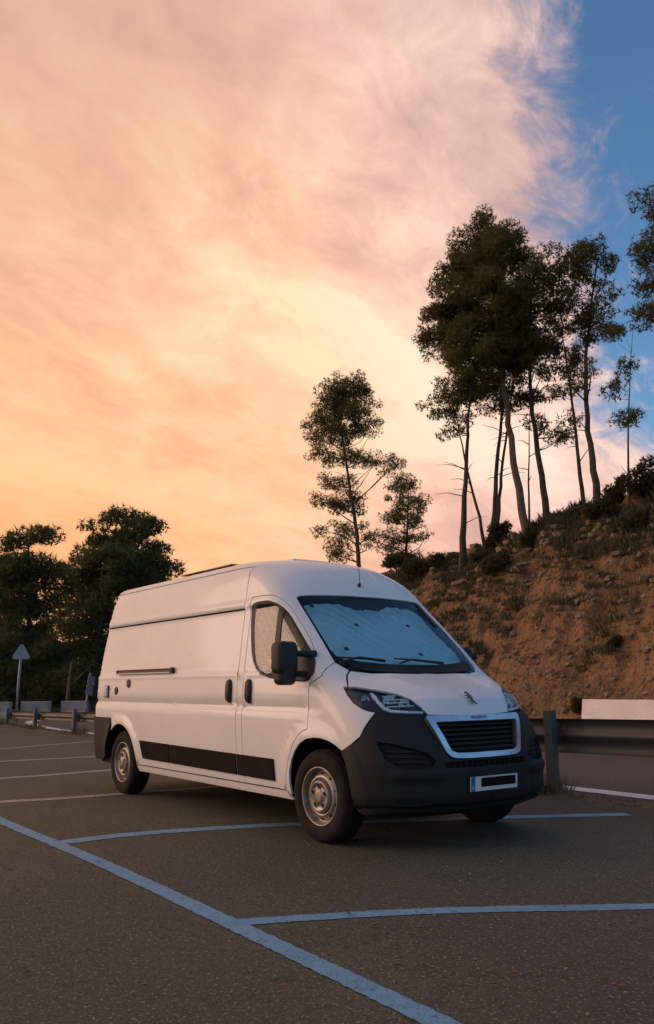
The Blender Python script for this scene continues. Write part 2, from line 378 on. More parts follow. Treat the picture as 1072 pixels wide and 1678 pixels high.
# ------------------------------------------------------------------ trees and shrubs
m_bark = mat('pine_bark', (.070, .050, .036), .95, noise=[(7, 5, (.105, .078, .056), .42, .62), (30, 4, (.035, .026, .020), .5, .7)], bump=(26, 1.0, .05))
m_bark2 = mat('pale_bark', (.16, .115, .080), .95, noise=[(9, 5, (.09, .066, .048), .42, .62)], bump=(26, 1.0, .05))
def leaf_mat(name, c1, c2, c3, sc=1.1, tr=.45):
    m = mat(name, c1, .8, spec=.2, noise=[(sc, 3, c2, .40, .62), (sc*8, 2, c3, .5, .7)]); t = m.node_tree; b = t.nodes['Principled BSDF']
    x = t.nodes.new('ShaderNodeMixShader'); x.inputs[0].default_value = tr; q = t.nodes.new('ShaderNodeBsdfTranslucent')
    t.links.new(b.inputs['Base Color'].links[0].from_socket, q.inputs[0]); t.links.new(b.outputs[0], x.inputs[1]); t.links.new(q.outputs[0], x.inputs[2])
    o = [n for n in t.nodes if n.type == 'OUTPUT_MATERIAL'][0]; t.links.new(x.outputs[0], o.inputs[0]); return m
m_need = leaf_mat('pine_needles', (.120, .120, .042), (.160, .145, .052), (.085, .090, .033))
m_need2 = leaf_mat('pine_needles_dark', (.120, .135, .052), (.165, .165, .062), (.085, .098, .040), .7)
m_bush = leaf_mat('bush_leaf', (.080, .080, .032), (.115, .105, .045), (.055, .058, .024), 2.0)
def tufts(c, L, W, r, k=4, up=.35):
    """needle tufts: k narrow triangles fanning from every centre"""
    c = np.repeat(c, k, 0); m = len(c)
    d = r.standard_normal((m, 3)); d[:, 2] += up; d /= np.linalg.norm(d, axis=1)[:, None]
    s = np.cross(d, r.standard_normal((m, 3))); s /= np.linalg.norm(s, axis=1)[:, None]+1e-9
    LL = L*r.uniform(.6, 1.25, (m, 1)); tip = c+d*LL; b = c-d*LL*.25
    return np.stack([b+s*W*.5, tip, b-s*W*.5], 1)
def clump_pts(c, rx, rz, n, r):
    q = r.standard_normal((n, 3)); q /= np.linalg.norm(q, axis=1)[:, None]; q *= r.random((n, 1))**(1/2.3)
    return c+q*np.array([rx, rx, rz])
def make_tree(name, label, trunk, rad0, blobs, r, group, density=1.0, leaf=m_need, bark=m_bark, Lf=.19, Wf=.030, csize=.50, cat='tree', limbs=True, npt=62):
    """trunk: world points; blobs: (centre, rx, ry(depth), rz, fill) ellipsoids that hold foliage clumps"""
    base = np.array(trunk[0]); t = empty(name, base); tag(t, label, cat, group)
    TP = catmull([np.array(p)-base for p in trunk], .5); n = len(TP)
    rad0 = rad0*.88; rr = [rad0*(1-.86*(i/(n-1))**.9)*(1.25 if i == 0 else 1) for i in range(n)]
    TP = [p+np.array([r.normal(), r.normal(), 0])*rad0*.16*(0 < i < n-1) for i, p in enumerate(TP)]
    mb = MB(); mb.tube([TP[0]-np.array([0, 0, .5])]+TP, [rad0*1.35]+rr, 9); mb.build('trunk', bark, t, smooth=True)
    pts = []
    TPa = np.array(TP)
    for k in range(4 if rad0 > .05 else 0):   # dead twigs low on the trunk
        i = int(n*r.uniform(.30, .62)); i = min(max(i, 1), n-2); a = TPa[i]; az = r.uniform(0, 6.28); Lq = r.uniform(.5, 1.3); d_ = np.array([math.cos(az), math.sin(az), r.uniform(-.1, .5)])*Lq
        tw = MB(); tw.tube([a, a+d_*.55+np.array([0, 0, .08*Lq]), a+d_], [.022, .014, .004], 5, cap=False); tw.build('dead_twig', bark, t, smooth=True)
    for c, rx, ry, rz, fill in blobs:
        c = np.array(c)-base
        nc = max(3, int(fill*density*rx*ry*rz/(csize**3)*2.1))
        q = r.standard_normal((nc, 3)); q /= np.linalg.norm(q, axis=1)[:, None]; q *= r.random((nc, 1))**(1/2.6)
        cs = c+q*np.array([rx, ry, rz])
        for cc in cs:
            s = csize*r.uniform(.55, 1.3); pts.append(clump_pts(cc, s, s*.62, int(npt*density**.3*(s/csize)**2), r))
        if limbs:
            for cc in cs[:max(2, nc//3)]:
                dz = cc[2]-np.hypot(cc[0]-TPa[:, 0], cc[1]-TPa[:, 1])*.45
                i = int(np.argmin(np.abs(TPa[:, 2]-dz))); i = min(max(i, 1), n-2); a = TPa[i]
                mid = (a+cc)/2+np.array([r.normal()*.15, r.normal()*.15, -.12*np.linalg.norm(cc-a)*r.uniform(-.3, 1)])
                R0 = min(rr[i]*.45, .02+.014*np.linalg.norm(cc-a)); br = MB(); br.tube([a, mid, cc], [R0, R0*.65, R0*.22], 5, cap=False); br.build('branch', bark, t, smooth=True)
    tri_obj('crown', tufts(np.concatenate(pts), Lf, Wf, r, 5), leaf, t)
    return t
def pxtree(name, label, y, trunk_px, rad0, ells, seed, group, **kw):
    """trunk and foliage given as seen, standing on the plane y = const and given real depth"""
    r = np.random.default_rng(seed); tr = [ypt(u, v, y) for u, v in trunk_px]
    tr[0][2] = min(tr[0][2], float(hill_z(tr[0][0], tr[0][1]))) if y > 14 else tr[0][2]
    lean = r.uniform(-.3, .3); tr = [p+np.array([0, lean*i, 0]) if i else p for i, p in enumerate(tr)]
    bl = []
    for e in ells:
        u, v, ru, rv = e[:4]; fill = e[4] if len(e) > 4 else 1.0; dy = e[5] if len(e) > 5 else r.uniform(-.6, .6)
        c = ypt(u, v, y+dy); sc = (c-CAM) @ _f/FPX
        bl.append((c, ru*sc, max(ru, rv)*sc*.9, rv*sc, fill))
    return make_tree(name, label, tr, rad0, bl, r, group, **kw)
HG = 'pines on the hillside'
pxtree('pine_tree', 'tallest pine in the grove, with a full dark crown and pale leaning trunk', 19.3, [(867, 905), (850, 800), (833, 695), (820, 590), (811, 502), (803, 420), (798, 365)], .20,
       [(800, 405, 62, 58), (835, 400, 40, 40), (760, 440, 55, 42), (845, 465, 45, 60), (780, 500, 78, 48), (730, 545, 48, 40), (800, 570, 70, 50), (745, 490, 45, 40), (720, 590, 36, 16), (850, 560, 45, 55)], 1, HG, bark=m_bark2, density=1.2)
pxtree('pine_tree', 'pine with a dark slanting trunk at the left end of the grove', 18.6, [(757, 945), (764, 860), (772, 770), (781, 690), (788, 620)], .19,
       [(752, 640, 48, 34), (720, 665, 32, 20, .7), (780, 600, 55, 42), (705, 675, 22, 12, .6), (745, 705, 22, 16, .5)], 2, HG)
pxtree('pine_tree', 'thin leaning pine just right of the dark slanting trunk', 20.3, [(797, 880), (788, 830), (780, 775), (774, 715), (768, 660)], .095, [(762, 690, 24, 16, .6), (790, 640, 40, 26, .8)], 3, HG)
pxtree('pine_tree', 'straight upright pine in the left half of the grove', 20.6, [(806, 885), (806, 780), (807, 690), (806, 600), (804, 540)], .15, [(815, 610, 52, 42), (800, 655, 42, 24, .7), (835, 640, 36, 32, .8)], 4, HG)
pxtree('pine_tree', 'slim pine close behind the straight upright one', 21.4, [(811, 872), (817, 780), (822, 700), (828, 620), (832, 560)], .11, [(850, 590, 42, 40), (838, 540, 40, 45)], 5, HG)
pxtree('pine_tree', 'bare thin pine stem right of the tall pale trunk', 21.4, [(867, 868), (866, 790), (866, 710), (868, 650)], .06, [(880, 655, 24, 24, .6), (850, 660, 22, 18, .5)], 6, HG)
pxtree('pine_tree', 'pine with a dark curved trunk right of the tallest one', 20.6, [(898, 862), (884, 760), (870, 680), (863, 610), (860, 540), (862, 460)], .17, [(880, 440, 36, 42), (890, 510, 36, 52), (870, 590, 46, 36), (905, 560, 30, 40, .8), (905, 720, 32, 26, .4), (880, 690, 26, 24, .5)], 7, HG)
pxtree('pine_tree', 'slender pine left of the pair at the right of the grove', 21.2, [(958, 845), (951, 760), (946, 680), (938, 600), (932, 540)], .11, [(925, 590, 36, 40, .6), (915, 640, 32, 26, .45), (945, 620, 30, 30, .5), (920, 700, 28, 22, .35)], 8, HG)
pxtree('pine_tree', 'tall airy pine at the right of the grove against blue sky', 20.6, [(979, 832), (964, 750), (949, 680), (943, 600), (941, 530), (944, 450), (946, 405)], .17, [(940, 425, 46, 34, .9), (975, 440, 42, 36, .8), (1000, 475, 24, 30, .7), (925, 470, 34, 30, .8), (955, 505, 56, 34, .75), (935, 555, 44, 32, .7), (985, 540, 36, 26, .6), (960, 610, 40, 22, .4)], 9, HG, density=1.05)
pxtree('pine_tree', 'thin spindly pine with sparse twigs near the right edge', 19.8, [(1029, 815), (1022, 720), (1016, 650), (1011, 570), (1008, 520)], .055, [(1030, 608, 24, 18, .5), (1005, 640, 26, 16, .35), (1018, 525, 34, 30, .25), (1030, 690, 18, 14, .3)], 10, HG)
pxtree('pine_tree', 'pine crown cut off by the right edge of the picture', 19.4, [(1150, 790), (1140, 680), (1122, 560), (1105, 440), (1090, 330)], .2, [(1064, 355, 28, 34), (1085, 330, 40, 40), (1058, 405, 26, 30, .8), (1090, 420, 46, 40), (1068, 468, 30, 28, .55), (1100, 510, 40, 34, .5), (1056, 520, 22, 20, .25)], 11, HG)
TG = 'pines behind the van roof'
pxtree('pine_tree', 'tall uneven pine standing alone behind the van roof', 24.5, [(595, 950), (588, 880), (580, 800), (573, 740), (567, 680), (563, 635)], .19,
       [(567, 640, 44, 28, 1.5), (545, 665, 36, 26, 1.5), (560, 690, 50, 40, .7), (550, 740, 46, 30, .4), (560, 820, 46, 34, .3), (565, 880, 50, 24, .35), (592, 665, 30, 24), (525, 700, 30, 24), (565, 700, 40, 22, .8), (606, 700, 18, 18, .8), (530, 740, 28, 18, .8), (575, 745, 36, 18, .8), (615, 755, 32, 15), (640, 765, 18, 10, .8), (560, 790, 38, 16, .8), (525, 820, 24, 14, .7), (570, 825, 40, 18, .8), (545, 865, 30, 16, .7), (590, 870, 26, 18, .7), (560, 905, 40, 14, .8)], 12, TG, csize=.56)
pxtree('pine_tree', 'short bushy pine right of the lone tall one behind the van', 24.5, [(664, 950), (661, 890), (658, 830), (656, 790)], .12,
       [(655, 795, 30, 18, 1.4), (662, 830, 40, 24, .7), (660, 875, 44, 28, .5), (640, 815, 22, 16), (680, 825, 28, 15), (660, 850, 36, 16), (640, 875, 24, 14), (675, 885, 30, 14, .8), (650, 908, 30, 12, .8), (690, 912, 26, 10, .7)], 13, TG, csize=.56)
def bush(label, c, rx, rz, seed, group, leaf=m_bush, n=900, L=.13, W=.05, name='bush', cat='bush'):
    r = np.random.default_rng(seed); t = empty(name, c); tag(t, label, cat, group)
    for k in range(6):
        a = r.uniform(0, 6.28); e = np.array([math.cos(a)*rx*.6, math.sin(a)*rx*.6, rz*r.uniform(.7, 1.3)]); mb = MB(); mb.tube([(0, 0, -.2), e*.5+np.array([0, 0, .1]), e], [.025, .018, .006], 5, cap=False); mb.build('stem', m_bark, t)
    pts = [clump_pts(np.array([0, 0, rz*.6]), rx*.7, rz*.6, n//3, r)]
    for k in range(9):
        a = r.uniform(0, 6.28); q = np.array([math.cos(a)*rx*.75*r.random(), math.sin(a)*rx*.75*r.random(), rz*r.uniform(.3, 1.35)]); pts.append(clump_pts(q, rx*.33, rz*.28, n//11, r))
    tri_obj('foliage', tufts(np.concatenate(pts), L, W, r, 4, .5), leaf, t); return t
BG = 'bushes on the hillside'
for k, (u, v, y, rx, rz, lb) in enumerate((
        (820, 880, 20.4, .75, .75, 'dark bush at the foot of the straight upright pine'),
        (866, 905, 19.1, .35, .55, 'small dark bush around the base of the tall pale trunk'),
        (815, 925, 18.3, .85, .65, 'rounded dark bush on the slope below the grove'),
        (790, 905, 19.4, .6, .5, 'low bush between the slanting trunk and the rounded bush'),
        (1005, 815, 20.5, .62, .75, 'bush by the spindly pine on the crest'),
        (1050, 800, 20.3, 1.0, .9, 'large bush on the crest at the right edge'),
        (985, 850, 19.6, .8, .55, 'spreading bush on the crest below the airy pine'),
        (1040, 845, 19.2, .9, .5, 'low bush above the stone wall at the right edge'),
        (690, 950, 19.4, 1.1, .65, 'wide dark bush where the slope meets the van roof'),
        (655, 955, 20.2, 1.1, .7, 'dark bush partly hidden behind the van roof'),
        (722, 930, 19.6, .65, .5, 'bush left of the dark slanting trunk'),
        (945, 1118, 14.75, .22, .22, 'small green bush low on the bare slope'),
        (1005, 1030, 16.1, .22, .2, 'small tuft of leaves halfway up the bare slope'))):
    p = ypt(u, v, y); p[2] = float(hill_z(p[0], p[1])); bush(lb, p, rx, rz, 100+k, BG)
# wood beyond the bend on the left
LG = 'trees beyond the bend'
def far_tree(label, dist, base_px, trunk, rad0, ells, seed, **kw):
    r = np.random.default_rng(seed)
    def at(u, v):
        d = ray(u, v); return CAM+d*dist/np.hypot(d[0], d[1])
    tr = [at(u, v) for u, v in trunk]; tr[0][2] = -.05; bl = []
    for e in ells:
        u, v, ru, rv = e[:4]; fill = e[4] if len(e) > 4 else 1.0; d = ray(u, v); dd = dist+r.uniform(-.8, .8); c = CAM+d*dd/np.hypot(d[0], d[1]); s = dist/FPX*1.02
        bl.append((c, ru*s, max(ru, rv)*s, rv*s, fill))
    return make_tree('pine_tree', label, tr, rad0, bl, r, LG, leaf=m_need2, csize=.85, Lf=.32, Wf=.058, npt=92, density=1.12, **kw)
far_tree('tall round-topped pine behind the rear of the van', 47, None, [(150, 1150), (158, 1060), (172, 980), (195, 900), (200, 860)], .28,
         [(205, 875, 52, 36), (165, 890, 38, 34), (245, 905, 44, 36), (200, 925, 66, 36), (150, 940, 30, 36), (262, 945, 32, 26), (200, 975, 62, 40), (150, 1000, 34, 40), (185, 1030, 40, 40), (230, 855, 20, 14), (150, 1070, 24, 30, .8)], 21)
far_tree('spreading pine at the left edge with sky showing through its crown', 50, None, [(40, 1150), (42, 1080), (50, 1000), (48, 930), (46, 890)], .26,
         [(45, 890, 38, 26), (20, 920, 34, 30, .8), (75, 920, 30, 30, .8), (45, 945, 50, 26, .9), (5, 970, 36, 36), (85, 960, 24, 28, .8), (40, 990, 50, 28, .8), (75, 1015, 36, 26, .9), (20, 1035, 42, 32, 1.0), (50, 1055, 40, 26)], 22)
far_tree('young pine between the two large trees on the left', 52, None, [(112, 1150), (114, 1060), (117, 980), (118, 940)], .14, [(117, 945, 14, 18), (112, 975, 22, 24, .9), (118, 1015, 28, 30), (105, 1050, 32, 28), (95, 1075, 30, 24)], 23)
far_tree('dense low tree under the spreading pine at the left edge', 49, None, [(8, 1150), (8, 1090), (10, 1060)], .14, [(10, 1060, 34, 30), (0, 1100, 36, 34), (35, 1095, 30, 34), (20, 1130, 40, 24)], 24)
far_tree('dense low tree behind the triangular sign', 48, None, [(70, 1150), (72, 1100), (74, 1060)], .12, [(72, 1062, 30, 24), (60, 1095, 32, 32), (95, 1090, 30, 34), (78, 1125, 40, 26)], 25)
far_tree('dense low tree beside the rear bumper of the van', 47, None, [(132, 1150), (134, 1100), (138, 1070)], .12, [(135, 1085, 28, 30), (120, 1115, 26, 30), (150, 1120, 26, 30), (165, 1090, 24, 40)], 26)
far_tree('dark tree at the far left filling the edge of the picture', 55, None, [(-30, 1150), (-28, 1050), (-26, 950)], .22, [(-28, 930, 34, 34), (-20, 980, 40, 40), (-30, 1040, 44, 46), (-25, 1100, 46, 40)], 27)
r_ = np.random.default_rng(30)
T = []
for k in range(170):
    u = r_.uniform(-90, 260) if k < 70 else r_.uniform(-560, -90); dist = r_.uniform(56, 66); d = ray(u, 1124); c = CAM+d*dist/np.hypot(d[0], d[1]); c[2] = r_.uniform(.3, 3.4); T.append(clump_pts(c, 1.5, 1.2, 240, r_))
tag(tri_obj('undergrowth', tufts(np.concatenate(T), .30, .12, r_), m_need2), 'dark undergrowth filling the wood behind the bend', 'undergrowth', kind='stuff')
g = gpt(108, 1162); tk = MB(); a = g*np.array([.8, .8, 0])+CAM*np.array([.2, .2, 0]); 
tr0 = empty('bare_sapling', a); tag(tr0, 'pale forked sapling in front of the dark wood on the left', 'sapling')
tk.tube([(0, 0, -.1), (.03, .05, .8), (.12, .05, 1.5), (.15, .1, 2.3)], [.10, .085, .07, .03], 7); tk.build('trunk', m_bark2, tr0, smooth=True)
tk = MB(); tk.tube([(.08, .05, 1.2), (.5, .5, 1.75), (.75, .85, 2.2)], [.05, .035, .012], 6); tk.build('branch', m_bark2, tr0, smooth=True)

# ------------------------------------------------------------------ roadside furniture
m_galv = mat('galvanised_steel', (.115, .108, .098), .5, metal=.35, noise=[(.9, 4, (.085, .076, .066), .42, .66)])
m_post = mat('painted_post', (.105, .115, .105), .55, metal=.2, noise=[(2.5, 4, (.080, .085, .076), .42, .66)])
m_conc = mat('concrete', (.82, .76, .73), .9, noise=[(1.2, 5, (.70, .60, .56), .42, .66), (14, 5, (.60, .50, .46), .56, .76)], bump=(60, .4, .006))
m_conc2 = mat('grey_concrete', (.34, .33, .32), .9, noise=[(2.2, 5, (.24, .23, .22), .42, .66), (14, 5, (.20, .19, .18), .55, .75)], bump=(60, .4, .006))
m_signback = mat('sign_back', (.30, .31, .33), .5, metal=.5, noise=(6, 4, (.22, .22, .23), .4, .65))
m_black = mat('black_plastic', (.018, .018, .018), .55, spec=.35, noise=(3, 4, (.030, .028, .026), .4, .7), bump=(420, .15, .001))

rail_root = empty('guardrail', (-.9, 2.9, 0)); tag(rail_root, 'weathered steel guardrail on posts between the lot and the road', 'guardrail')
def rail_h(x): return .905+(min(x, 3)+.9)*.0170
def rail_s(x): return float(np.interp(x, [-17, -3], [.74, 1.16]))
def rail_y(x): return 3.02+(.5*((x+15)/12)**2 if x < -15 else 0)
o0 = np.array([-.9, 2.9, 0])
prof = [(.0, 0), (.018, .0), (.055, -.045), (.060, -.075), (.055, -.105), (.0, -.150), (-.004, -.165), (-.0, -.180), (.055, -.225), (.060, -.255), (.055, -.285), (.018, -.332), (0, -.332)]
joints = [7.1, 3.0, -.95, -4.9, -8.9, -12.9, -16.8, -20.4, -23.9]
for a, b in zip(joints[:-1], joints[1:]):
    V = []; F = []; nn = 6; m = len(prof)
    for i in range(nn+1):
        x = a+(b-.10-a)*i/nn; lift = 0.002*(joints.index(a) % 2)
        for th in (0, 1):
            for dy, dz in prof: V.append((x-o0[0], rail_y(x)+.05+dy+lift*2+th*.008-o0[1], rail_h(x)-.075+dz*rail_s(x)-o0[2]))
    for i in range(nn):
        for th in (0, 1):
            for k in range(m-1):
                q = (i*2*m+th*m+k, (i+1)*2*m+th*m+k, (i+1)*2*m+th*m+k+1, i*2*m+th*m+k+1); F.append(q if th else q[::-1])
        for k in (0, m-1): F.append((i*2*m+k, (i+1)*2*m+k, (i+1)*2*m+m+k, i*2*m+m+k))
    mesh_obj('rail_beam', V, F, m_galv, rail_root, smooth=True)
for x in joints:
    mb = MB(); h = rail_h(x)+.02; c = (x+.06-o0[0], rail_y(x)-.075-o0[1], 0)
    mb.box((c[0], c[1]-.05, h/2-.1), (.11, .010, h+.2)); mb.box((c[0]-.05, c[1], h/2-.1), (.010, .09, h+.2)); mb.box((c[0]+.05, c[1], h/2-.1), (.010, .09, h+.2))
    p = mb.build('post', m_post, rail_root, bevel=.003)
    mb = MB(); mb.box((c[0], c[1]+.09, h-.24), (.09, .10, .2)); mb.build('spacer_block', m_galv, rail_root, bevel=.004)
    mb = MB(); mb.lathe([(.0, -.012), (.014, -.012), (.014, .0)], 8, 'y', (c[0], c[1]-.055, h-.26)); mb.build('bolt', m_galv, rail_root)

def jersey(name, label, a, b, H, wb, wt, mt, group=None):
    a, b = np.array(a), np.array(b); d = (b-a)/np.linalg.norm(b-a); nrm = np.array([-d[1], d[0]]); t = empty(name, (a[0], a[1], -.012)); tag(t, label, 'barrier', group)
    pr = [(-wb, 0), (-wb, .08), (-wb*.62, .30*H+.05), (-wt, H-.02), (-wt+.02, H), (wt-.02, H), (wt, H-.02), (wb*.62, .30*H+.05), (wb, .08), (wb, 0)]; V = []; F = []; L = np.linalg.norm(b-a); n = max(2, int(L/.4)); m = len(pr)
    for i in range(n+1):
        s = L*i/n
        for k, (o, z) in enumerate(pr):
            q = d*s+nrm*(o+.006*mnoise.noise(Vector((s*3, z*4, a[0])))); V.append((q[0], q[1], z+.008*mnoise.noise(Vector((s*2, o*5, a[1])))*(z > .1)))
    for i in range(n):
        for k in range(m-1): F.append((i*m+k, i*m+k+1, (i+1)*m+k+1, (i+1)*m+k))
    F.append(tuple(range(m-1, -1, -1))); F.append(tuple(n*m+k for k in range(m)))
    mesh_obj('block', V, F, mt, t); return t
jersey('concrete_barrier', 'long pale concrete barrier at the foot of the hill', (-8.55, 13.45), (6, 13.45), .82, .29, .10, m_conc)
def far(u, v, dist):
    d = ray(u, v); q = CAM+d*dist/np.hypot(d[0], d[1]); return q
for (u0, u1, lb) in ((-22, 17, 'grey concrete road block cut off by the left edge'), (36, 82, 'grey concrete road block just right of the triangular sign'), (102, 143, 'grey concrete road block nearest the rear of the van')):
    a, b = far(u0, 1160, 38), far(u1, 1160, 37.6)
    jersey('concrete_block', lb, a[:2], b[:2], .64, .2, .16, m_conc2, 'concrete blocks on the bend')
# warning sign seen from behind
p = far(27, 1170, 34.5); s_ = 34.5/FPX
t = empty('triangular_sign', (p[0], p[1], -.05)); tag(t, 'triangular road sign seen from behind on a grey post', 'sign')
t.rotation_euler = (0, 0, math.atan2(-(CAM[1]-p[1]), -(CAM[0]-p[0])))
mb = MB(); mb.tube([(0, 0, -.1), (0, .0, 1.3), (.0, -.04, 2.72)], .045, 10); mb.build('post', m_signback, t, smooth=True)
V = []; R = .36; n = 7
for k in range(3):
    a0 = math.pi/2+k*2*math.pi/3; cx, cz = R*.72*math.cos(a0), R*.72*math.sin(a0)
    for j in range(n):
        a = a0-rad(60)+rad(120)*j/(n-1); V.append((cx+.085*math.cos(a), cz+.085*math.sin(a)))
m_ = len(V); VV = [(-.06, -.04+x, 2.50+z) for x, z in V]+[(-.075, -.04+x, 2.50+z) for x, z in V]
mesh_obj('plate', VV, [tuple(range(m_)), tuple(range(2*m_-1, m_-1, -1))]+[(k, k+m_, (k+1) % m_+m_, (k+1) % m_) for k in range(m_)], m_signback, t)
mb = MB(); mb.box((-.05, -.04, 2.42), (.02, .40, .04)); mb.build('bracket', m_signback, t)
mb = MB(); mb.box((-.05, -.04, 2.62), (.02, .24, .04)); mb.build('bracket', m_signback, t)
# stacked panel sign leaning by the van
p = far(141, 1160, 33); t = empty('panel_sign', (p[0], p[1], -.05)); tag(t, 'leaning two-panel road sign seen edge-on beside the van', 'sign')
t.rotation_euler = (0, 0, math.atan2(CAM[1]-p[1], CAM[0]-p[0])+rad(62))
mb = MB(); mb.tube([(0, 0, -.1), (0, .02, .8), (.0, .22, 1.75)], .032, 8); mb.build('post', m_signback, t, smooth=True)
for k in (0, 1):
    mb = MB(); mb.box((.03, .145+.10*k, 1.12+.36*k), (.02, .50, .34), Matrix.Rotation(rad(-8), 3, 'X')); mb.build('panel', m_signback, t, bevel=.004)
# terrace wall of rough stones along the crest at the right
wl = empty('dry_stone_wall', tuple(ypt(1000, 880, 19.2))); wp = wl.location.copy(); tag(wl, 'low dry stone wall of rough blocks near the crest at the right', 'stone wall')
r_ = np.random.default_rng(5)
meshes = []
for k in range(8):
    v = ico_v*(1+.16*r_.standard_normal((len(ico_v), 1)).clip(-1.2, 1.2)); v = np.sign(v)*np.abs(v)**.72
    me = bpy.data.meshes.new('stone'); me.from_pydata([tuple(q) for q in v], [], [tuple(f) for f in ico_f.tolist()]); me.materials.append(m_stone); meshes.append(me)
for row in range(4):
    x = -17.2+row*.4
    while x < -9.5:
        w = r_.uniform(.16, .36); y = 19.15+.24*row+.12*math.sin(x*1.3)
        o = bpy.data.objects.new('stone', meshes[r_.integers(8)]); link(o, wl)
        o.location = Vector((x, y+r_.normal()*.06, float(hill_z(x, y))+.05+r_.uniform(-.03, .06)))-wp; o.scale = (w*.52, w*.45, r_.uniform(.09, .15)); o.rotation_euler = (r_.normal()*.15, r_.normal()*.15, r_.uniform(-.4, .4)); x += w*.98
# fallen branch on the crest
p = ypt(935, 838, 20.6); p[2] = float(hill_z(p[0], p[1]))+.05
t = empty('fallen_branch', tuple(p)); tag(t, 'dead fallen branch lying on the crest under the grove', 'branch')
mb = MB(); mb.tube([(-1.3, .1, .0), (-.4, 0, .18), (.5, 0, .32), (1.1, .1, .5)], [.05, .045, .035, .012], 6); mb.build('stem', m_bark, t, smooth=True)
for k in range(7):
    mb = MB(); x = -1+.3*k; mb.tube([(x, .03, .05+.15*(x+1.2)*.5), (x+.2, .1, .35+.1*k*.5), (x+.35, .12, .42+.1*k*.4)], [.02, .012, .004], 5); mb.build('twig', m_bark, t)
# loose litter on the asphalt: pebbles and dry leaves
T = []
for k in range(420):
    u, v = rng.uniform(-40, 1110), rng.uniform(1290, 1690); q = gpt(u, v); s = .004+.006*rng.random()**3
    if q[1] > 2.6: continue
    T.append(stone_mesh(np.array([q[0], q[1], s*.4]), s, rng)[ico_f])
tag(tri_obj('pebbles', np.concatenate(T), m_stone), 'small pebbles scattered over the asphalt', 'pebbles', kind='stuff')
T = []
for k in range(130):
    q = gpt(rng.uniform(0, 1072), rng.uniform(1300, 1660)) if k < 60 else np.array([rng.uniform(-1.5, 5), rng.uniform(2.2, 2.75), 0])
    if q[1] > 2.8: continue
    a = rng.uniform(0, 6.28); L = rng.uniform(.012, .03); d = np.array([math.cos(a)*L, math.sin(a)*L, 0]); n_ = np.array([-d[1], d[0], 0])*.45; c = np.array([q[0], q[1], .011])
    T += [[c-d, c+n_+[0, 0, .008], c+d], [c-d, c+d, c-n_+[0, 0, .006]]]
tag(tri_obj('dry_leaves', np.array(T), mat('leaf_litter', (.20, .11, .05), .9)), 'dry leaves blown along the edge of the lot', 'leaves', kind='stuff')

# ------------------------------------------------------------------ the van
# outer skin as a surface: rows are heights; each row a plan outline (straight side, superellipse nose)
BODY=np.array([
(.20,.20,.900,-4.90,.760,.50,2.5),
(.30,.30,.960,-4.94,.905,.52,2.5),
(.42,.42,.985,-4.95,.960,.53,2.5),
(.62,.62,1.003,-4.95,.950,.54,2.5),
(.80,.80,1.012,-4.95,.890,.54,2.5),
(.92,.92,1.016,-4.95,.835,.56,2.45),
(1.02,1.02,1.016,-4.95,.790,.60,2.3),
(1.12,1.12,1.014,-4.94,.735,.66,2.2),
(1.20,1.20,1.012,-4.94,.590,.62,2.3),
(1.26,1.26,1.010,-4.93,.420,.50,2.5),
(1.32,1.32,1.008,-4.93,.235,.38,2.8),
(1.40,1.40,1.002,-4.92,.120,.36,3.0),
(1.60,1.60,.982,-4.90,-.095,.36,3.1),
(1.80,1.80,.960,-4.87,-.315,.36,3.1),
(2.00,2.00,.935,-4.83,-.545,.36,3.1),
(2.08,2.08,.925,-4.82,-.625,.36,3.1),
(2.18,2.18,.912,-4.80,-.700,.42,2.9),
(2.28,2.28,.896,-4.78,-.800,.50,2.7),
(2.36,2.36,.876,-4.76,-.910,.58,2.5),
(2.45,2.425,.835,-4.74,-1.03,.62,2.4),
(2.55,2.470,.750,-4.73,-1.15,.64,2.3),
(2.70,2.498,.600,-4.73,-1.28,.60,2.2),
(2.90,2.512,.400,-4.73,-1.40,.50,2.1),
(3.10,2.519,.200,-4.73,-1.52,.40,2.0),
(3.30,2.521,.004,-4.73,-1.65,.20,2.0),
])
def _pchip(x,y):
    h=np.diff(x); d=np.diff(y)/h; m=np.zeros_like(y)
    for i in range(1,len(x)-1):
        if d[i-1]*d[i]>0:
            w1=2*h[i]+h[i-1]; w2=h[i]+2*h[i-1]; m[i]=(w1+w2)/(w1/d[i-1]+w2/d[i])
    m[0]=d[0]; m[-1]=d[-1]
    def f(q):
        q=np.clip(q,x[0],x[-1]); i=np.clip(np.searchsorted(x,q)-1,0,len(x)-2)
        t=(q-x[i])/h[i]
        return (2*t**3-3*t*t+1)*y[i]+(t**3-2*t*t+t)*h[i]*m[i]+(-2*t**3+3*t*t)*y[i+1]+(t**3-t*t)*h[i]*m[i+1]
    return f
BF=[_pchip(BODY[:,0],BODY[:,k]) for k in range(1,7)]
def sm(a,b,x):
    t=np.clip((x-a)/(b-a),0,1); return t*t*(3-2*t)
GZ=np.array([.2,.40,.98,1.015,1.055,1.10,1.13,1.325,1.345,1.37,1.95,1.965,1.985,2.04,2.05,2.07,2.4,3.4])
GD=np.array([0,0,.010,.003,-.026,-.006,0,.000,.006,-.007,-.012,-.008,.004,.004,.000,-.004,-.002,0])
RC=.10
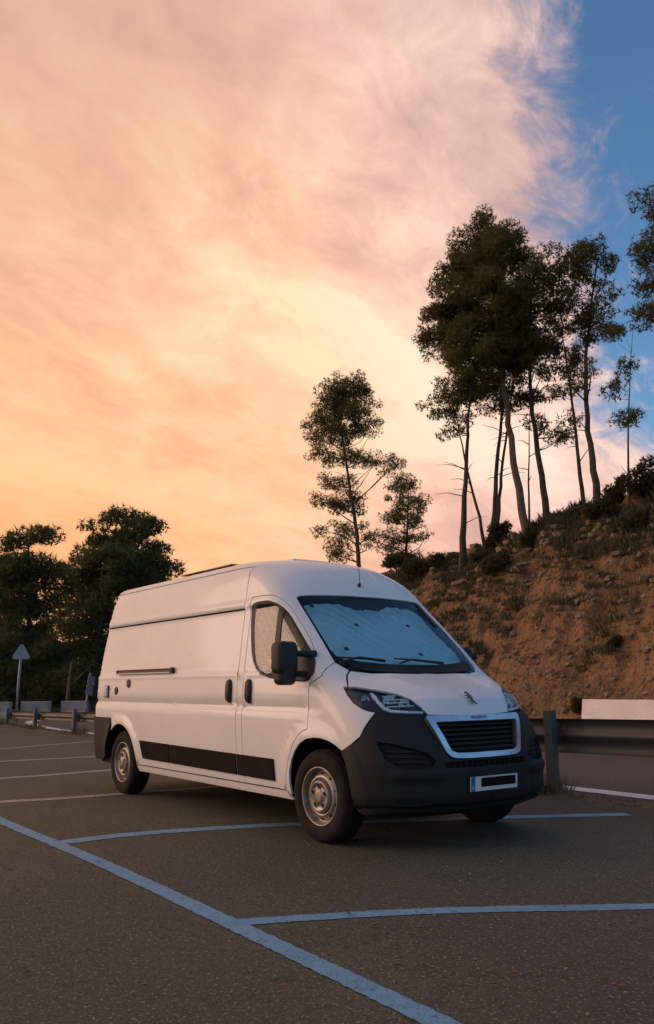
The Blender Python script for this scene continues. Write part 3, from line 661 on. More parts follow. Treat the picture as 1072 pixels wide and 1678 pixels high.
def surf(u,v,off=0.0):
    """u<0: metres back along the side from the corner; 0..1 front quarter (1 = centre line). returns x,y(right side negative),z"""
    u=np.asarray(u,float); v=np.asarray(v,float)
    z,w,xr,xf,L,n=[f(v) for f in BF]
    xc=xf-L
    th=np.clip(u,0,1)*math.pi/2
    s,c=np.sin(th),np.cos(th)
    rr_=(np.maximum(c,0)**n+s**n)**(-1/n); x=xc+L*rr_*s; y=w*rr_*np.maximum(c,0)
    rc=np.minimum(RC,w*.9)
    lside=xc-(xr+rc)
    a=np.clip(-u,0,None)
    x1=xc-np.minimum(a,lside)
    b=np.clip(a-lside,0,rc*math.pi/2)/rc
    x1=x1-rc*np.sin(b); y1=w-rc*(1-np.cos(b))
    r=np.clip(a-lside-rc*math.pi/2,0,None)
    y1=y1-np.minimum(r,np.maximum(w-rc,0))
    x=np.where(u<0,x1,x); y=np.where(u<0,y1,y)
    # side relief
    fs=(1-sm(-.35,.15,x))*sm(-4.95,-4.88,x)*np.clip((y/np.maximum(w,.01)-.9)/.08,0,1)
    g=np.interp(v,GZ,GD)
    y=y+fs*g
    for hx,r0 in ((0.,.50),(-4.05,.47)):
        rr=np.hypot((x-hx),(z-.36))
        on=np.clip((y/np.maximum(w,.01)-.8)/.1,0,1)*(1-sm(.2,.42,x))
        y=y+.022*(1-sm(r0,r0+.10,rr))*on*sm(.2,.5,z)
    return np.stack([x,-y,z],-1)

XC = lambda v: BF[3](v)-BF[4](v)
def rear_u(v, y=None):
    """u at the rear corner end (or at |y| on the rear face)"""
    z, w, xr, xf, L, n = [float(f(v)) for f in BF]; rc = min(RC, w*.9); u = -((xf-L)-(xr+rc)+rc*math.pi/2)
    return u if y is None else u-max(0, (w-rc)-y)
def X(x, v):
    """domain point for a point of the right side at x"""
    xc = float(XC(v))
    if x <= xc: return (x-xc, v)
    lo, hi = 0., 1.
    for _ in range(40):
        m = (lo+hi)/2
        if surf(m, v)[0] < x: lo = m
        else: hi = m
    return (lo, v)
def Yp(y, v):
    """domain point on the nose at |y|"""
    lo, hi = 0., 1.
    for _ in range(40):
        m = (lo+hi)/2
        if -surf(m, v)[1] > y: lo = m
        else: hi = m
    return (lo, v)
KU = 1.25
def d2m(p): return np.array([p[0]*KU if p[0] > 0 else p[0], p[1]])
def m2d(q):
    q = np.asarray(q, float); u = np.where(q[..., 0] > 0, q[..., 0]/KU, q[..., 0]); return u, q[..., 1]
def surf_n(u, v, e=2e-3):
    a = surf(u+e, v)-surf(u-e, v); b = surf(u, np.minimum(v+e, 3.3))-surf(u, np.maximum(v-e, .2)); n = np.cross(a, b)
    n /= np.linalg.norm(n, axis=-1, keepdims=True)+1e-12; P = surf(u, v)
    out = P-np.array([-2.2, 0, 1.2]); s = np.sign((n*out*np.array([.2, 1, 1])).sum(-1, keepdims=True)); return n*np.where(s == 0, 1, s)
def densify(poly, step=.05):
    out = []
    for i in range(len(poly)):
        a, b = np.array(poly[i]), np.array(poly[(i+1) % len(poly)]); n = max(1, int(np.linalg.norm(b-a)/step))
        out += [a+(b-a)*k/n for k in range(n)]
    return out
def inset(poly, g, keep=None):
    P = np.array(poly); a = P-np.roll(P, 1, 0); b = np.roll(P, -1, 0)-P
    a = a/(np.linalg.norm(a, axis=1)[:, None]+1e-12); b = b/(np.linalg.norm(b, axis=1)[:, None]+1e-12)
    area = .5*np.sum(P[:, 0]*np.roll(P[:, 1], -1)-np.roll(P[:, 0], -1)*P[:, 1]); s = 1 if area > 0 else -1
    na = np.stack([-a[:, 1], a[:, 0]], 1)*s; nb = np.stack([-b[:, 1], b[:, 0]], 1)*s; m = na+nb; m /= np.maximum((m*na).sum(1), .55)[:, None]
    Q = P+m*g
    if keep is not None:
        k = np.array([keep(p) for p in P]); Q[k] = P[k]
    return [q for q in Q]
def inside(pts, poly):
    x, y = pts[:, 0], pts[:, 1]; r = np.zeros(len(pts), bool); P = np.array(poly); j = len(P)-1
    for i in range(len(P)):
        xi, yi, xj, yj = P[i, 0], P[i, 1], P[j, 0], P[j, 1]; c = ((yi > y) != (yj > y)) & (x < (xj-xi)*(y-yi)/(yj-yi+1e-15)+xi); r ^= c; j = i
    return r
def near_poly(pts, poly, d):
    P = np.array(poly); Q = np.roll(P, -1, 0); r = np.zeros(len(pts), bool)
    for a, b in zip(P, Q):
        ab = b-a; t = np.clip(((pts-a) @ ab)/(ab @ ab+1e-15), 0, 1); r |= np.linalg.norm(pts-a-t[:, None]*ab, axis=1) < d
    return r
ROWS = np.array(sorted(set(np.round(np.concatenate([np.arange(.22, 2.4, .06), np.arange(2.4, 3.3, .05), GZ[1:-1]]), 4))))
def patch(name, poly, m, parent, holes=(), off=0.0, gap=.004, du=.09, keep=None, thick=.018, both=True, rows=None, offf=None, step=.05, only=None, label=None):
    """skin panel on the van's surface. poly and holes in (u, v). both: mirrored copy ('join' = same mesh, True = second object)"""
    mp_ = [d2m(p) for p in densify(poly, step)]
    if gap: mp_ = inset(mp_, gap, keep)
    hs = [[d2m(p) for p in densify(h, step)] for h in holes]
    if gap: hs = [inset(h, -gap) for h in hs]
    A = np.array(mp_); us = np.arange(A[:, 0].min()+du*.37, A[:, 0].max(), du); rw = ROWS if rows is None else rows
    rw = rw[(rw > A[:, 1].min()) & (rw < A[:, 1].max())]
    G = np.stack(np.meshgrid(us, rw), -1).reshape(-1, 2)
    if A[:, 0].min() < -2.5:   # fine columns round the rear corner
        G = np.concatenate([G]+[np.array([(rear_u(v)+d, v) for v in rw]).reshape(-1, 2) for d in (.018, .04, .065, .09, .12, .15, .19)])
    if len(G):
        G = G[inside(G, mp_)]; ok = ~near_poly(G, mp_, .016) if len(G) else []
        G = G[ok] if len(G) else G
        for h in hs:
            if len(G): G = G[~inside(G, h)]; G = G[~near_poly(G, h, .016)]
    pts = [Vector((float(q[0]), float(q[1]))) for q in mp_]; E_ = [(i, (i+1) % len(mp_)) for i in range(len(mp_))]
    for h in hs:
        b = len(pts); pts += [Vector((float(q[0]), float(q[1]))) for q in h]; E_ += [(b+i, b+(i+1) % len(h)) for i in range(len(h))]
    pts += [Vector((float(q[0]), float(q[1]))) for q in G]
    vo, eo, fo, *_ = delaunay_2d_cdt(pts, E_, [], 0, 1e-6)
    vo = np.array([(q.x, q.y) for q in vo]); fo = np.array([f for f in fo if len(f) == 3])
    cen = vo[fo].mean(1); k = inside(cen, mp_)
    for h in hs: k &= ~inside(cen, h)
    fo = fo[k]; used = np.unique(fo); re = -np.ones(len(vo), int); re[used] = np.arange(len(used)); vo = vo[used]; fo = re[fo]
    u, v = m2d(vo); P3 = surf(u, v); NN = surf_n(u, v)
    o_ = off+(offf(P3) if offf is not None else 0.0)
    P3 = P3+NN*(o_[:, None] if hasattr(o_, '__len__') else o_)
    # orient
    fn = np.cross(P3[fo[:, 1]]-P3[fo[:, 0]], P3[fo[:, 2]]-P3[fo[:, 0]]); flip = (fn*NN[fo[:, 0]]).sum(1) < 0; fo[flip] = fo[flip][:, ::-1]
    if offf is not None:   # shading normals from the displaced mesh
        acc = np.zeros_like(P3); fn = np.cross(P3[fo[:, 1]]-P3[fo[:, 0]], P3[fo[:, 2]]-P3[fo[:, 0]])
        for c in range(3): np.add.at(acc, fo[:, c], fn)
        NN = acc/(np.linalg.norm(acc, axis=1)[:, None]+1e-12)
    V = P3; F = [tuple(f) for f in fo]; Nn = NN
    if thick:
        ec = {}
        for f in fo:
            for a, b in ((f[0], f[1]), (f[1], f[2]), (f[2], f[0])): ec[(a, b)] = 1
        bd = [(a, b) for a, b in ec if (b, a) not in ec and not (both == 'join' and abs(V[a][1]) < 2e-3 and abs(V[b][1]) < 2e-3)]
        V2 = []; F2 = []; N2 = []; b0 = len(V)
        for a, b in bd:
            i = b0+len(V2); V2 += [V[a], V[b], V[b]-NN[b]*thick, V[a]-NN[a]*thick]
            e = V[b]-V[a]; nn = np.cross(e, NN[a]); nn /= np.linalg.norm(nn)+1e-12; N2 += [nn]*4; F2.append((i+1, i, i+3, i+2))
        if V2: V = np.concatenate([V, np.array(V2)]); F = F+F2; Nn = np.concatenate([Nn, np.array(N2)])
    mir = np.array([1, -1, 1])
    if both == 'join':
        b = len(V); V = np.concatenate([V, V*mir]); F = F+[tuple(i+b for i in f[::-1]) for f in F]; Nn = np.concatenate([Nn, Nn*mir])
    o = mesh_obj(name, V, F, m, parent, True, Nn)
    if label: o['label'] = label
    if both is True:
        mesh_obj(name, V*mir, [f[::-1] for f in F], m, parent, True, Nn*mir)
    return o

m_paint = mat('van_paint', (.80, .79, .78), .46, spec=.42, coat=.35, noise=[(1.1, 5, (.74, .72, .70), .45, .75), (9, 6, (.70, .675, .645), .60, .82)])
m_shell = mat('van_inner', (.012, .012, .012), .9)
m_rubber = mat('rubber', (.013, .012, .011), .85, spec=.25, noise=(12, 4, (.030, .022, .016), .45, .72), bump=(140, .4, .003))
m_bump = mat('bumper_plastic', (.019, .021, .0195), .55, spec=.2, noise=[(2.5, 5, (.027, .029, .027), .42, .7), (16, 5, (.026, .025, .022), .64, .84)], bump=(500, .12, .001))
m_mould = mat('moulding_plastic', (.011, .0095, .008), .7, spec=.06, noise=(3, 5, (.022, .019, .016), .42, .7), bump=(500, .12, .001))
m_chrome = mat('grille_chrome', (.55, .58, .62), .30, metal=.85, noise=(6, 4, (.42, .44, .47), .45, .7))
m_gblack = mat('gloss_black', (.006, .006, .007), .12)
m_steel = mat('wheel_steel', (.30, .28, .26), .42, metal=.7, noise=[(9, 4, (.19, .165, .14), .45, .7), (40, 4, (.18, .14, .11), .6, .8)])
m_hole = mat('hole_black', (.006, .006, .006), .9)
def glass_mat(name, tint, rough=.02, ior=1.5, refl=(1, 1, 1)):
    m = bpy.data.materials.new(name); m.use_nodes = True; t = m.node_tree; t.nodes.clear()
    o = t.nodes.new('ShaderNodeOutputMaterial'); x = t.nodes.new('ShaderNodeMixShader'); f = t.nodes.new('ShaderNodeFresnel'); f.inputs[0].default_value = ior
    a = t.nodes.new('ShaderNodeBsdfTransparent'); a.inputs[0].default_value = (*tint, 1); g_ = t.nodes.new('ShaderNodeBsdfGlossy'); g_.inputs[0].default_value = (*refl, 1); g_.inputs['Roughness'].default_value = rough
    t.links.new(f.outputs[0], x.inputs[0]); t.links.new(a.outputs[0], x.inputs[1]); t.links.new(g_.outputs[0], x.inputs[2]); t.links.new(x.outputs[0], o.inputs[0]); return m
m_glass = glass_mat('windscreen_glass', (.93, .99, .98)); m_sglass = glass_mat('side_glass', (.72, .74, .66)); m_lens = glass_mat('lamp_lens', (.97, .98, .99), ior=1.35)

van = empty('van', (0, 0, 0)); tag(van, 'white high-roof panel van with dark bumpers parked across a bay', 'van')
def VL(x, v0, v1):
    n = max(2, int(abs(v1-v0)/.05)); return [X(x, v0+(v1-v0)*i/n) for i in range(n+1)]
arch_f = [(-.405, .33), (-.40, .42), (-.385, .52), (-.345, .62), (-.285, .70), (-.205, .765), (-.11, .805), (0, .82), (.11, .818), (.21, .802), (.29, .772), (.353, .735)]
archF = [X(x, z) for x, z in arch_f]
rear_c = (-4.05, .36); rr_a = .445
arch_r = [(rear_c[0]+rr_a*math.cos(a), rear_c[1]+rr_a*math.sin(a)) for a in np.linspace(rad(172), rad(-4), 24)]
archR = [X(x, z) for x, z in arch_r]
SB = .365           # lower edge of the doors
door_top = [(.141, 2.071), (.23, 2.066), (.304, 2.048), (.36, 2.005), (.385, 1.95), (.394, 1.86), (.398, 1.75), (.400, 1.647), (.385, 1.56), (.344, 1.48), (.25, 1.385), (.12, 1.31)]
door_front = [X(-.077, 1.256), X(-.10, 1.15), X(-.11, 1.032), X(-.10, .94), X(-.095, .885), X(-.15, .872), X(-.214, .842), X(-.275, .79), X(-.327, .727), X(-.38, .64), X(-.421, .546), X(-.455, .45), X(-.475, SB)]
win = [X(-1.173, 1.93), X(-1.165, 1.975), X(-1.129, 2.006), X(-1.06, 2.016), X(-.98, 2.018), (.10, 2.014), (.18, 2.000), (.25, 1.975), (.295, 1.935), (.324, 1.88), (.332, 1.764), (.337, 1.631), (.338, 1.53), (.325, 1.44), (.22, 1.35), X(-.10, 1.29), X(-.16, 1.272), X(-.45, 1.285), X(-.744, 1.31), X(-.89, 1.345), X(-.985, 1.395), X(-1.045, 1.46), X(-1.09, 1.55), X(-1.13, 1.68), X(-1.16, 1.82)]
hl = [(.335, 1.223), (.372, 1.227), (.415, 1.224), (.518, 1.199), (.607, 1.165), (.647, 1.126), (.681, 1.067), (.712, 1.004), (.64, 1.010), (.559, 1.017), (.48, 1.022), (.416, 1.030), (.375, 1.040), (.341, 1.056), (.301, 1.098), (.295, 1.158)]
ws = [(.486, 2.037), (.52, 2.055), (.60, 2.064), (.728, 2.071), (.86, 2.077), (1, 2.078), (1, 1.324), (.86, 1.327), (.755, 1.331), (.65, 1.341), (.554, 1.356), (.512, 1.395), (.490, 1.45), (.486, 1.7)]
# panels
patch('front_door', VL(-1.19, SB, 2.072)+[X(-1.0, 2.076)]+door_top+door_front, m_paint, van, [win], rows=ROWS, du=.07)
patch('sliding_door', VL(-1.30, SB, 1.962)+VL(-2.72, 1.962, SB), m_paint, van, du=.12, gap=.004, keep=lambda p: abs(p[0]+float(XC(p[1]))+2.72) < .006 and SB+.01 < p[1] < 1.955)
rq = [(rear_u(v), v) for v in (.86, 1.0, 1.2, 1.4, 1.6, 1.8, 1.962)]
patch('rear_side_panel', rq+VL(-2.72, 1.962, SB)+[X(-3.60, SB)]+archR[:5:-1]+[X(-4.30, .79), X(-4.36, .862)], m_paint, van, du=.08, gap=.003, keep=lambda p: p[0] < -4.2 or abs(p[0]+float(XC(p[1]))+2.72) < .006 and SB+.01 < p[1] < 1.955)
patch('upper_side_panel', [(rear_u(v), v) for v in (1.972, 2.1, 2.25, 2.395)]+VL(-1.30, 2.395, 1.972), m_paint, van, du=.12, gap=.003, keep=lambda p: p[0] < -4.0)
patch('sill', [X(-3.60, .29), X(-.41, .29), X(-.475, .355), X(-3.60, .355)], m_paint, van, du=.1, gap=.002, rows=np.array([.31, .33]))
cab = [(rear_u(v), v) for v in (2.405,)]+VL(-1.30, 2.405, SB)+VL(-1.19, SB, 2.072)+[X(-1.0, 2.076)]+door_top+[X(-.077, 1.256), (.27, 1.316), (.38, 1.375), (.486, 1.43), (.486, 1.7)]+ws[:6]+[(1, 2.2), (1, 2.35), (1, 2.5), (1, 2.7), (1, 2.9), (1, 3.1), (1, 3.3)]+[(rear_u(v), v) for v in (3.3, 3.1, 2.9, 2.7, 2.6, 2.5)]
patch('cab_and_roof', cab, m_paint, van, both='join', du=.07, gap=.003, keep=lambda p: p[0] > KU-.002 or p[1] > 3.29 or p[0] < -2.2 and p[1] > 2.41)
fen = door_front+archF+[(.13, .79), (.246, .849), (.312, .92), (.365, .975), (.416, 1.030), (.375, 1.040), (.341, 1.056), (.301, 1.098), (.295, 1.158), (.335, 1.223), (.372, 1.228), (.45, 1.29), (.54, 1.36), (.512, 1.395), (.486, 1.43), (.38, 1.375), (.27, 1.316)]
patch('front_wing', fen, m_paint, van, du=.05, gap=.0035)
bon = [(.540, 1.359), (.45, 1.29), (.372, 1.228)]+hl[2:8]+[(.80, .998), (.902, .995), (1, .998), (1, 1.1), (1, 1.2), (1, 1.3), (1, 1.322), (.86, 1.325), (.755, 1.329), (.65, 1.339)]
def bon_off(P): # soft centre panel of the bonnet
    return .012*(1-sm(.40, .56, np.abs(P[:, 1])))*sm(1.0, 1.10, P[:, 2])
patch('bonnet', bon, m_paint, van, both='join', du=.05, gap=.005, keep=lambda p: p[0] > KU-.002, offf=bon_off)
# inner shell closes the gaps
sh = [(rear_u(v), v) for v in (.30, .7, 1.2, 1.8, 2.3)]+[(rear_u(v), v) for v in (2.6, 2.9, 3.25)]+[(1, 3.25), (1, 2.6), (1, 2.1)]+ws[:1]+[(.486, 1.43), (.7, 1.28), (1, 1.26), (1, .30)]
aF = [X(.46*math.cos(a), .36+.50*math.sin(a)) for a in np.linspace(rad(-5), rad(185), 20)]; aR = [X(-4.05+.46*math.cos(a), .36+.46*math.sin(a)) for a in np.linspace(rad(-5), rad(185), 20)]
dwin = [tuple(q) for q in win]
patch('inner_shell', sh, m_shell, van, [aF, aR, dwin], off=-.045, gap=0, both='join', thick=0, du=.12)
# windscreen: black surround, glass
def shrink(poly, g, keepc=True): 
    q = inset([d2m(p) for p in densify(poly, .06)], g, (lambda p: p[0] > KU-.002) if keepc else None); return [tuple(np.array(m2d(a)).tolist()) for a in q]
gl = [(.505, 2.005), (.54, 2.035), (.62, 2.046), (.728, 2.054), (.86, 2.060), (1, 2.061), (1, 1.405), (.86, 1.41), (.74, 1.42), (.64, 1.435), (.570, 1.455), (.527, 1.49), (.508, 1.55), (.505, 1.75)]
frame_loop = ws[:6]+[gl[5]]+gl[4::-1]+gl[:5:-1]+ws[6:]
patch('windscreen_surround', frame_loop, m_gblack, van, both='join', off=-.004, gap=.004, du=.04, keep=lambda p: p[0] > KU-.002, step=.03)
patch('windscreen', gl, m_glass, van, both='join', off=-.006, gap=0, thick=0, du=.06)
# cowl under the glass
cow = [(1, 1.405), (.86, 1.41), (.74, 1.42), (.64, 1.435), (.570, 1.455), (.545, 1.43), (.58, 1.372), (.65, 1.352), (.755, 1.342), (.86, 1.338), (1, 1.335)]
patch('cowl', cow, m_bump, van, both='join', off=.006, gap=.002, du=.05, keep=lambda p: p[0] > KU-.002)
# side glass and its black edge
wi = shrink(win, .035, False)
for s in (0,):
    patch('window_seal', win, m_black, van, [wi], off=-.008, gap=.002, du=.05, step=.03)
    patch('side_window', wi, m_sglass, van, off=-.010, gap=0, thick=0, du=.08)
# window divider bar and mirror foot panel
patch('window_bar', VL(-.63, 1.33, 1.985)+VL(-.71, 1.985, 1.33), m_black, van, off=-.004, gap=0, du=.05)
patch('mirror_foot', [X(-.30, 1.285), X(-.10, 1.285), (.22, 1.345), (.328, 1.44), (.338, 1.53), (.334, 1.58), (.10, 1.50), X(-.30, 1.40)], m_black, van, off=.012, gap=0, du=.05)
# mouldings, rear bumper
for a, b in ((-3.50, -2.735), (-2.705, -1.312), (-1.285, -.65)):
    e0 = [X(a+.10, .445), X(a, .635)] if a < -3 else [X(a, .437), X(a, .628)]
    zb = lambda x: .427+(x+.65)*-.006; zt = lambda x: .612-(x+.65)*.009
    patch('side_moulding', [X(a+(.07 if a < -3 else 0), zb(a)), X((a+b)/2, zb((a+b)/2)), X(b, zb(b)), X(b, zt(b)), X((a+b)/2, zt((a+b)/2)), X(a, zt(a))], m_mould, van, off=.014, gap=.001, du=.1, thick=.02, rows=np.array([.5, .56]))
rb = [(rear_u(v, .02), v) for v in (.36, .6, .865)]+[X(-4.36, .867), X(-4.30, .79)]+archR[5::-1]+[X(-4.49, .42), X(-4.55, .38), X(-4.75, .36)]
patch('rear_bumper', rb, m_bump, van, off=.022, gap=0, du=.06, thick=.06, both='join')
rd = [(rear_u(v, .01), v) for v in (.88, 1.4, 1.9, 2.35)]+[(rear_u(v), v) for v in (2.35, 1.9, 1.4, .88)]
patch('rear_door', rd, m_paint, van, gap=.004, du=.1)
# front bumper
ch_o = [Yp(.0, .672), Yp(.20, .672), Yp(.33, .677), Yp(.385, .69), Yp(.415, .72), Yp(.47, .85), Yp(.515, .965), Yp(.50, .984), Yp(.35, .984), Yp(.2, .984), Yp(.0, .984)]
ch_o[0] = (1, .672); ch_o[-1] = (1, .984)
fog = [Yp(.905, .812), Yp(.82, .80), Yp(.70, .765), Yp(.58, .728), Yp(.52, .665), Yp(.56, .628), Yp(.70, .612), Yp(.82, .640), Yp(.88, .695)]
lowg = [Yp(.44, .615), Yp(.44, .650), Yp(.3, .655), Yp(.1, .655), (1, .655), (1, .612), Yp(.1, .612), Yp(.3, .612)]
fb = [(.416, 1.022), (.365, .967), (.312, .914), (.246, .843), (.13, .785), X(.353, .728), X(.40, .66), X(.43, .56), X(.445, .44), X(.45, .30), Yp(.80, .22), Yp(.6, .215), Yp(.3, .213), (1, .213), (1, .60)]+lowg[5:6]+lowg[6:]+lowg[:5]+ch_o[0:1]+ch_o[1:]+[(1, .986), Yp(.2, .987), Yp(.40, .99), (.712, .996), (.64, 1.002), (.559, 1.009), (.48, 1.014)]
fb[14] = (1, .59)
def bump_off(P):
    x, y, z = P[:, 0], np.abs(P[:, 1]), P[:, 2]
    o = .020*(1-sm(.44, .47, y))*sm(.30, .36, z)*(1-sm(.60, .63, z))            # plate panel
    o += .030*sm(.36, .34, z)*0-.030*(1-sm(.325, .345, z))*(y < 2)              # tuck under at the lower lip
    o += .018*sm(.245, .265, z)*(1-sm(.295, .31, z))
    rr = np.hypot(x, z-.36); o += .016*(1-sm(.60, .64, rr))                       # arch flare band
    o += .018*sm(.60, .63, z)*(1-sm(.80, .95, z))*sm(.46, .52, y)*(1-sm(.9, .95, y))*0
    o += .022*sm(.50, .56, z)*(1-sm(.585, .61, z))*sm(.46, .50, y)*(1-sm(.80, .88, y))  # ledge under the intake
    return o
patch('front_bumper', fb, m_bump, van, [fog], both='join', gap=.003, du=.03, thick=.05, keep=lambda p: p[0] > KU-.002, offf=bump_off, rows=np.arange(.225, 1.02, .0165))
patch('lower_lip', [Yp(.82, .318), Yp(.6, .322), Yp(.3, .324), (1, .324), (1, .300), Yp(.3, .300), Yp(.6, .298), Yp(.82, .296)], m_bump, van, off=.004, gap=0, thick=.04, both='join', du=.04, rows=np.array([.308, .314]))
patch('painted_fog_recess', [Yp(.83, .405), Yp(.72, .415), Yp(.62, .398), Yp(.60, .372), Yp(.72, .360), Yp(.82, .368)], m_hole, van, off=.003, gap=0, thick=.01, du=.03)  # flat black patch on the bumper: shade of the corner recess, painted in
patch('fog_lamp_bezel', [Yp(.84, .358), Yp(.72, .350), Yp(.58, .360), Yp(.58, .368), Yp(.72, .360), Yp(.83, .368)], m_bump, van, off=.014, gap=0, thick=.02, du=.03)
fb_o = patch('bumper_intake', shrink(fog, -.01, False), m_hole, van, off=-.05, gap=0, thick=0, du=.05)
for k in range(3):
    zf = .665+.04*k
    patch('intake_slat', [Yp(.84+.01*k, zf), Yp(.60, zf-.005+.0*k), Yp(.60, zf+.007), Yp(.84+.01*k, zf+.012)], m_bump, van, off=-.028, gap=0, thick=.02, du=.04)
patch('lower_grille', [Yp(.46, .60), Yp(.46, .665), (1, .665), (1, .60)], m_hole, van, off=-.03, gap=0, thick=0, both='join', du=.04)
for k in range(15):
    y = -.42+.06*k; q = surf(np.array(Yp(abs(y), .63)[0]), np.array(.633)); mb = MB(); mb.box((q[0]-.012, y, .633), (.02, .006, .05)); mb.build('grille_rib', m_bump, van)
# chrome grille frame, proud of the bumper
ch_i = [(1, .712), Yp(.2, .712), Yp(.32, .716), Yp(.365, .733), Yp(.415, .85), Yp(.447, .925), Yp(.44, .934), Yp(.35, .936), Yp(.2, .937), (1, .937)]
def ch_off(P): return .014+.030*sm(.70, .95, P[:, 2])
frame = ch_o+ch_i[::-1]
patch('grille_frame', frame, m_chrome, van, both='join', gap=.001, du=.03, thick=.045, keep=lambda p: p[0] > KU-.002, offf=ch_off, rows=np.arange(.68, .98, .012), step=.03)
patch('grille_back', [(1, .69), Yp(.42, .70), Yp(.49, .96), (1, .96)], m_hole, van, off=-.035, gap=0, thick=0, both='join', du=.05)
for k in range(6):
    z0 = .742+.0345*k; yw = .372+(z0-.733)*.38
    L = [Yp(yw, z0), Yp(yw*.7, z0), Yp(yw*.35, z0), (1, z0), (1, z0+.011), Yp(yw*.35, z0+.011), Yp(yw*.7, z0+.011), Yp(yw, z0+.011)]
    patch('grille_slat', L, m_bump, van, off=-.004, gap=0, thick=.03, both='join', du=.06, rows=np.array([z0+.005]), offf=lambda P: .012*sm(.70, .95, P[:, 2]))
def on_nose(y, v, off=0.0):
    q = Yp(abs(y), v); u, vv = np.array(q[0]), np.array(v); P = surf(u, vv)+surf_n(u, vv)*off; n = surf_n(u, vv); s = -1 if y > 0 else 1
    return Vector((P[0], -abs(P[1]) if y < 0 else abs(P[1]), P[2])), Vector((n[0], n[1]*s, n[2]))
def text_mesh(name, body, size, m, parent, loc, normal, up=Vector((0, 0, 1)), extrude=.002, spacing=1.0):
    cu = bpy.data.curves.new(name, 'FONT'); cu.body = body; cu.size = size; cu.extrude = extrude; cu.align_x = 'CENTER'; cu.align_y = 'CENTER'; cu.space_character = spacing
    tmp = bpy.data.objects.new('tmp', cu); me = bpy.data.meshes.new_from_object(tmp); bpy.data.objects.remove(tmp)
    me.materials.append(m); o = bpy.data.objects.new(name, me); link(o, parent)
    z = normal.normalized(); x = up.cross(z).normalized(); y = z.cross(x); R = Matrix((x, y, z)).transposed().to_4x4(); R.translation = loc; o.matrix_local = R; return o
m_dark = mat('lettering', (.05, .05, .055), .5); m_white_p = mat('white_plastic', (.75, .74, .72), .5)
P_, n_ = on_nose(.0, .962, .052); text_mesh('grille_lettering', 'PEUGEOT', .030, m_dark, van, P_, n_, spacing=1.5)
# rampant-lion emblem on the bonnet: chrome strokes
m_emb = mat('emblem_chrome', (.16, .18, .20), .22, metal=.9)
em = empty('emblem', (0, 0, 0)); em.parent = van
P_, n_ = on_nose(.0, 1.105, .030); zx = n_.normalized(); xx = Vector((0, 0, 1)).cross(zx).normalized(); yy = zx.cross(xx)
def stroke(name, pts, w):
    mb = MB(); mb.tube([P_+xx*a*.00118+yy*b*.00118 for a, b in pts], [k*.00112 for k in w], 6)
    mb.build(name, m_emb, em, smooth=True)
stroke('lion_body', [(-18, 36), (-6, 30), (2, 18), (6, 2), (14, -16), (22, -30)], [7, 11, 11, 10, 8, 5])
stroke('lion_head', [(-8, 52), (-18, 56), (-28, 50), (-30, 44)], [7, 9, 6, 3])
stroke('lion_mane', [(-6, 52), (4, 42), (8, 28), (12, 14)], [6, 6, 5, 3])
stroke('lion_foreleg', [(-8, 30), (-22, 26), (-32, 30), (-40, 24)], [5, 5, 4, 3])
stroke('lion_foreleg', [(-2, 18), (-16, 10), (-26, 12), (-34, 4)], [5, 5, 4, 3])
stroke('lion_hindleg', [(4, 0), (-6, -18), (-4, -34), (-16, -44)], [8, 6, 4, 4])
stroke('lion_hindleg', [(14, -14), (22, -30), (34, -40), (44, -40)], [7, 5, 4, 4])
stroke('lion_tail', [(10, 0), (22, 8), (26, 24), (20, 36)], [3, 3, 3, 2])
# number plate with a covered number
pl_c, pl_n = on_nose(.0, .485, .034); pz = Vector((1, 0, -.06)).normalized(); px2 = Vector((0, 1, 0)); py2 = pz.cross(px2)
def plate_box(name, y, z, w, h, d0, d1, m):
    mb = MB(); V = []
    for d in (d0, d1):
        for a, b in ((-w/2, -h/2), (w/2, -h/2), (w/2, h/2), (-w/2, h/2)): V.append(pl_c+px2*(y+a)+py2*(z+b)+pz*d)
    mb.add(V, [(3, 2, 1, 0), (4, 5, 6, 7), (0, 1, 5, 4), (1, 2, 6, 5), (2, 3, 7, 6), (3, 0, 4, 7)]); return mb.build(name, m, plt)
plt = empty('number_plate', (0, 0, 0)); plt.parent = van
plate_box('plate_base', 0, 0, .52, .11, -.004, .004, mat('plate_white', (.72, .73, .74), .4))
plate_box('blue_band', -.237, 0, .044, .108, .0042, .006, mat('plate_blue', (.03, .16, .38), .4))
plate_box('frame_edge', 0, -.058, .53, .006, -.006, .007, m_black); plate_box('frame_edge', 0, .058, .53, .006, -.006, .007, m_black)
o = plate_box('number_cover', .045, .008, .385, .068, .0042, .0065, m_gblack); o['label'] = 'black strip covering the number on the plate'
tm = text_mesh('band_letter', 'E', .034, m_white_p, plt, pl_c+px2*-.237+py2*-.028+pz*.0075, pz, extrude=.0005)
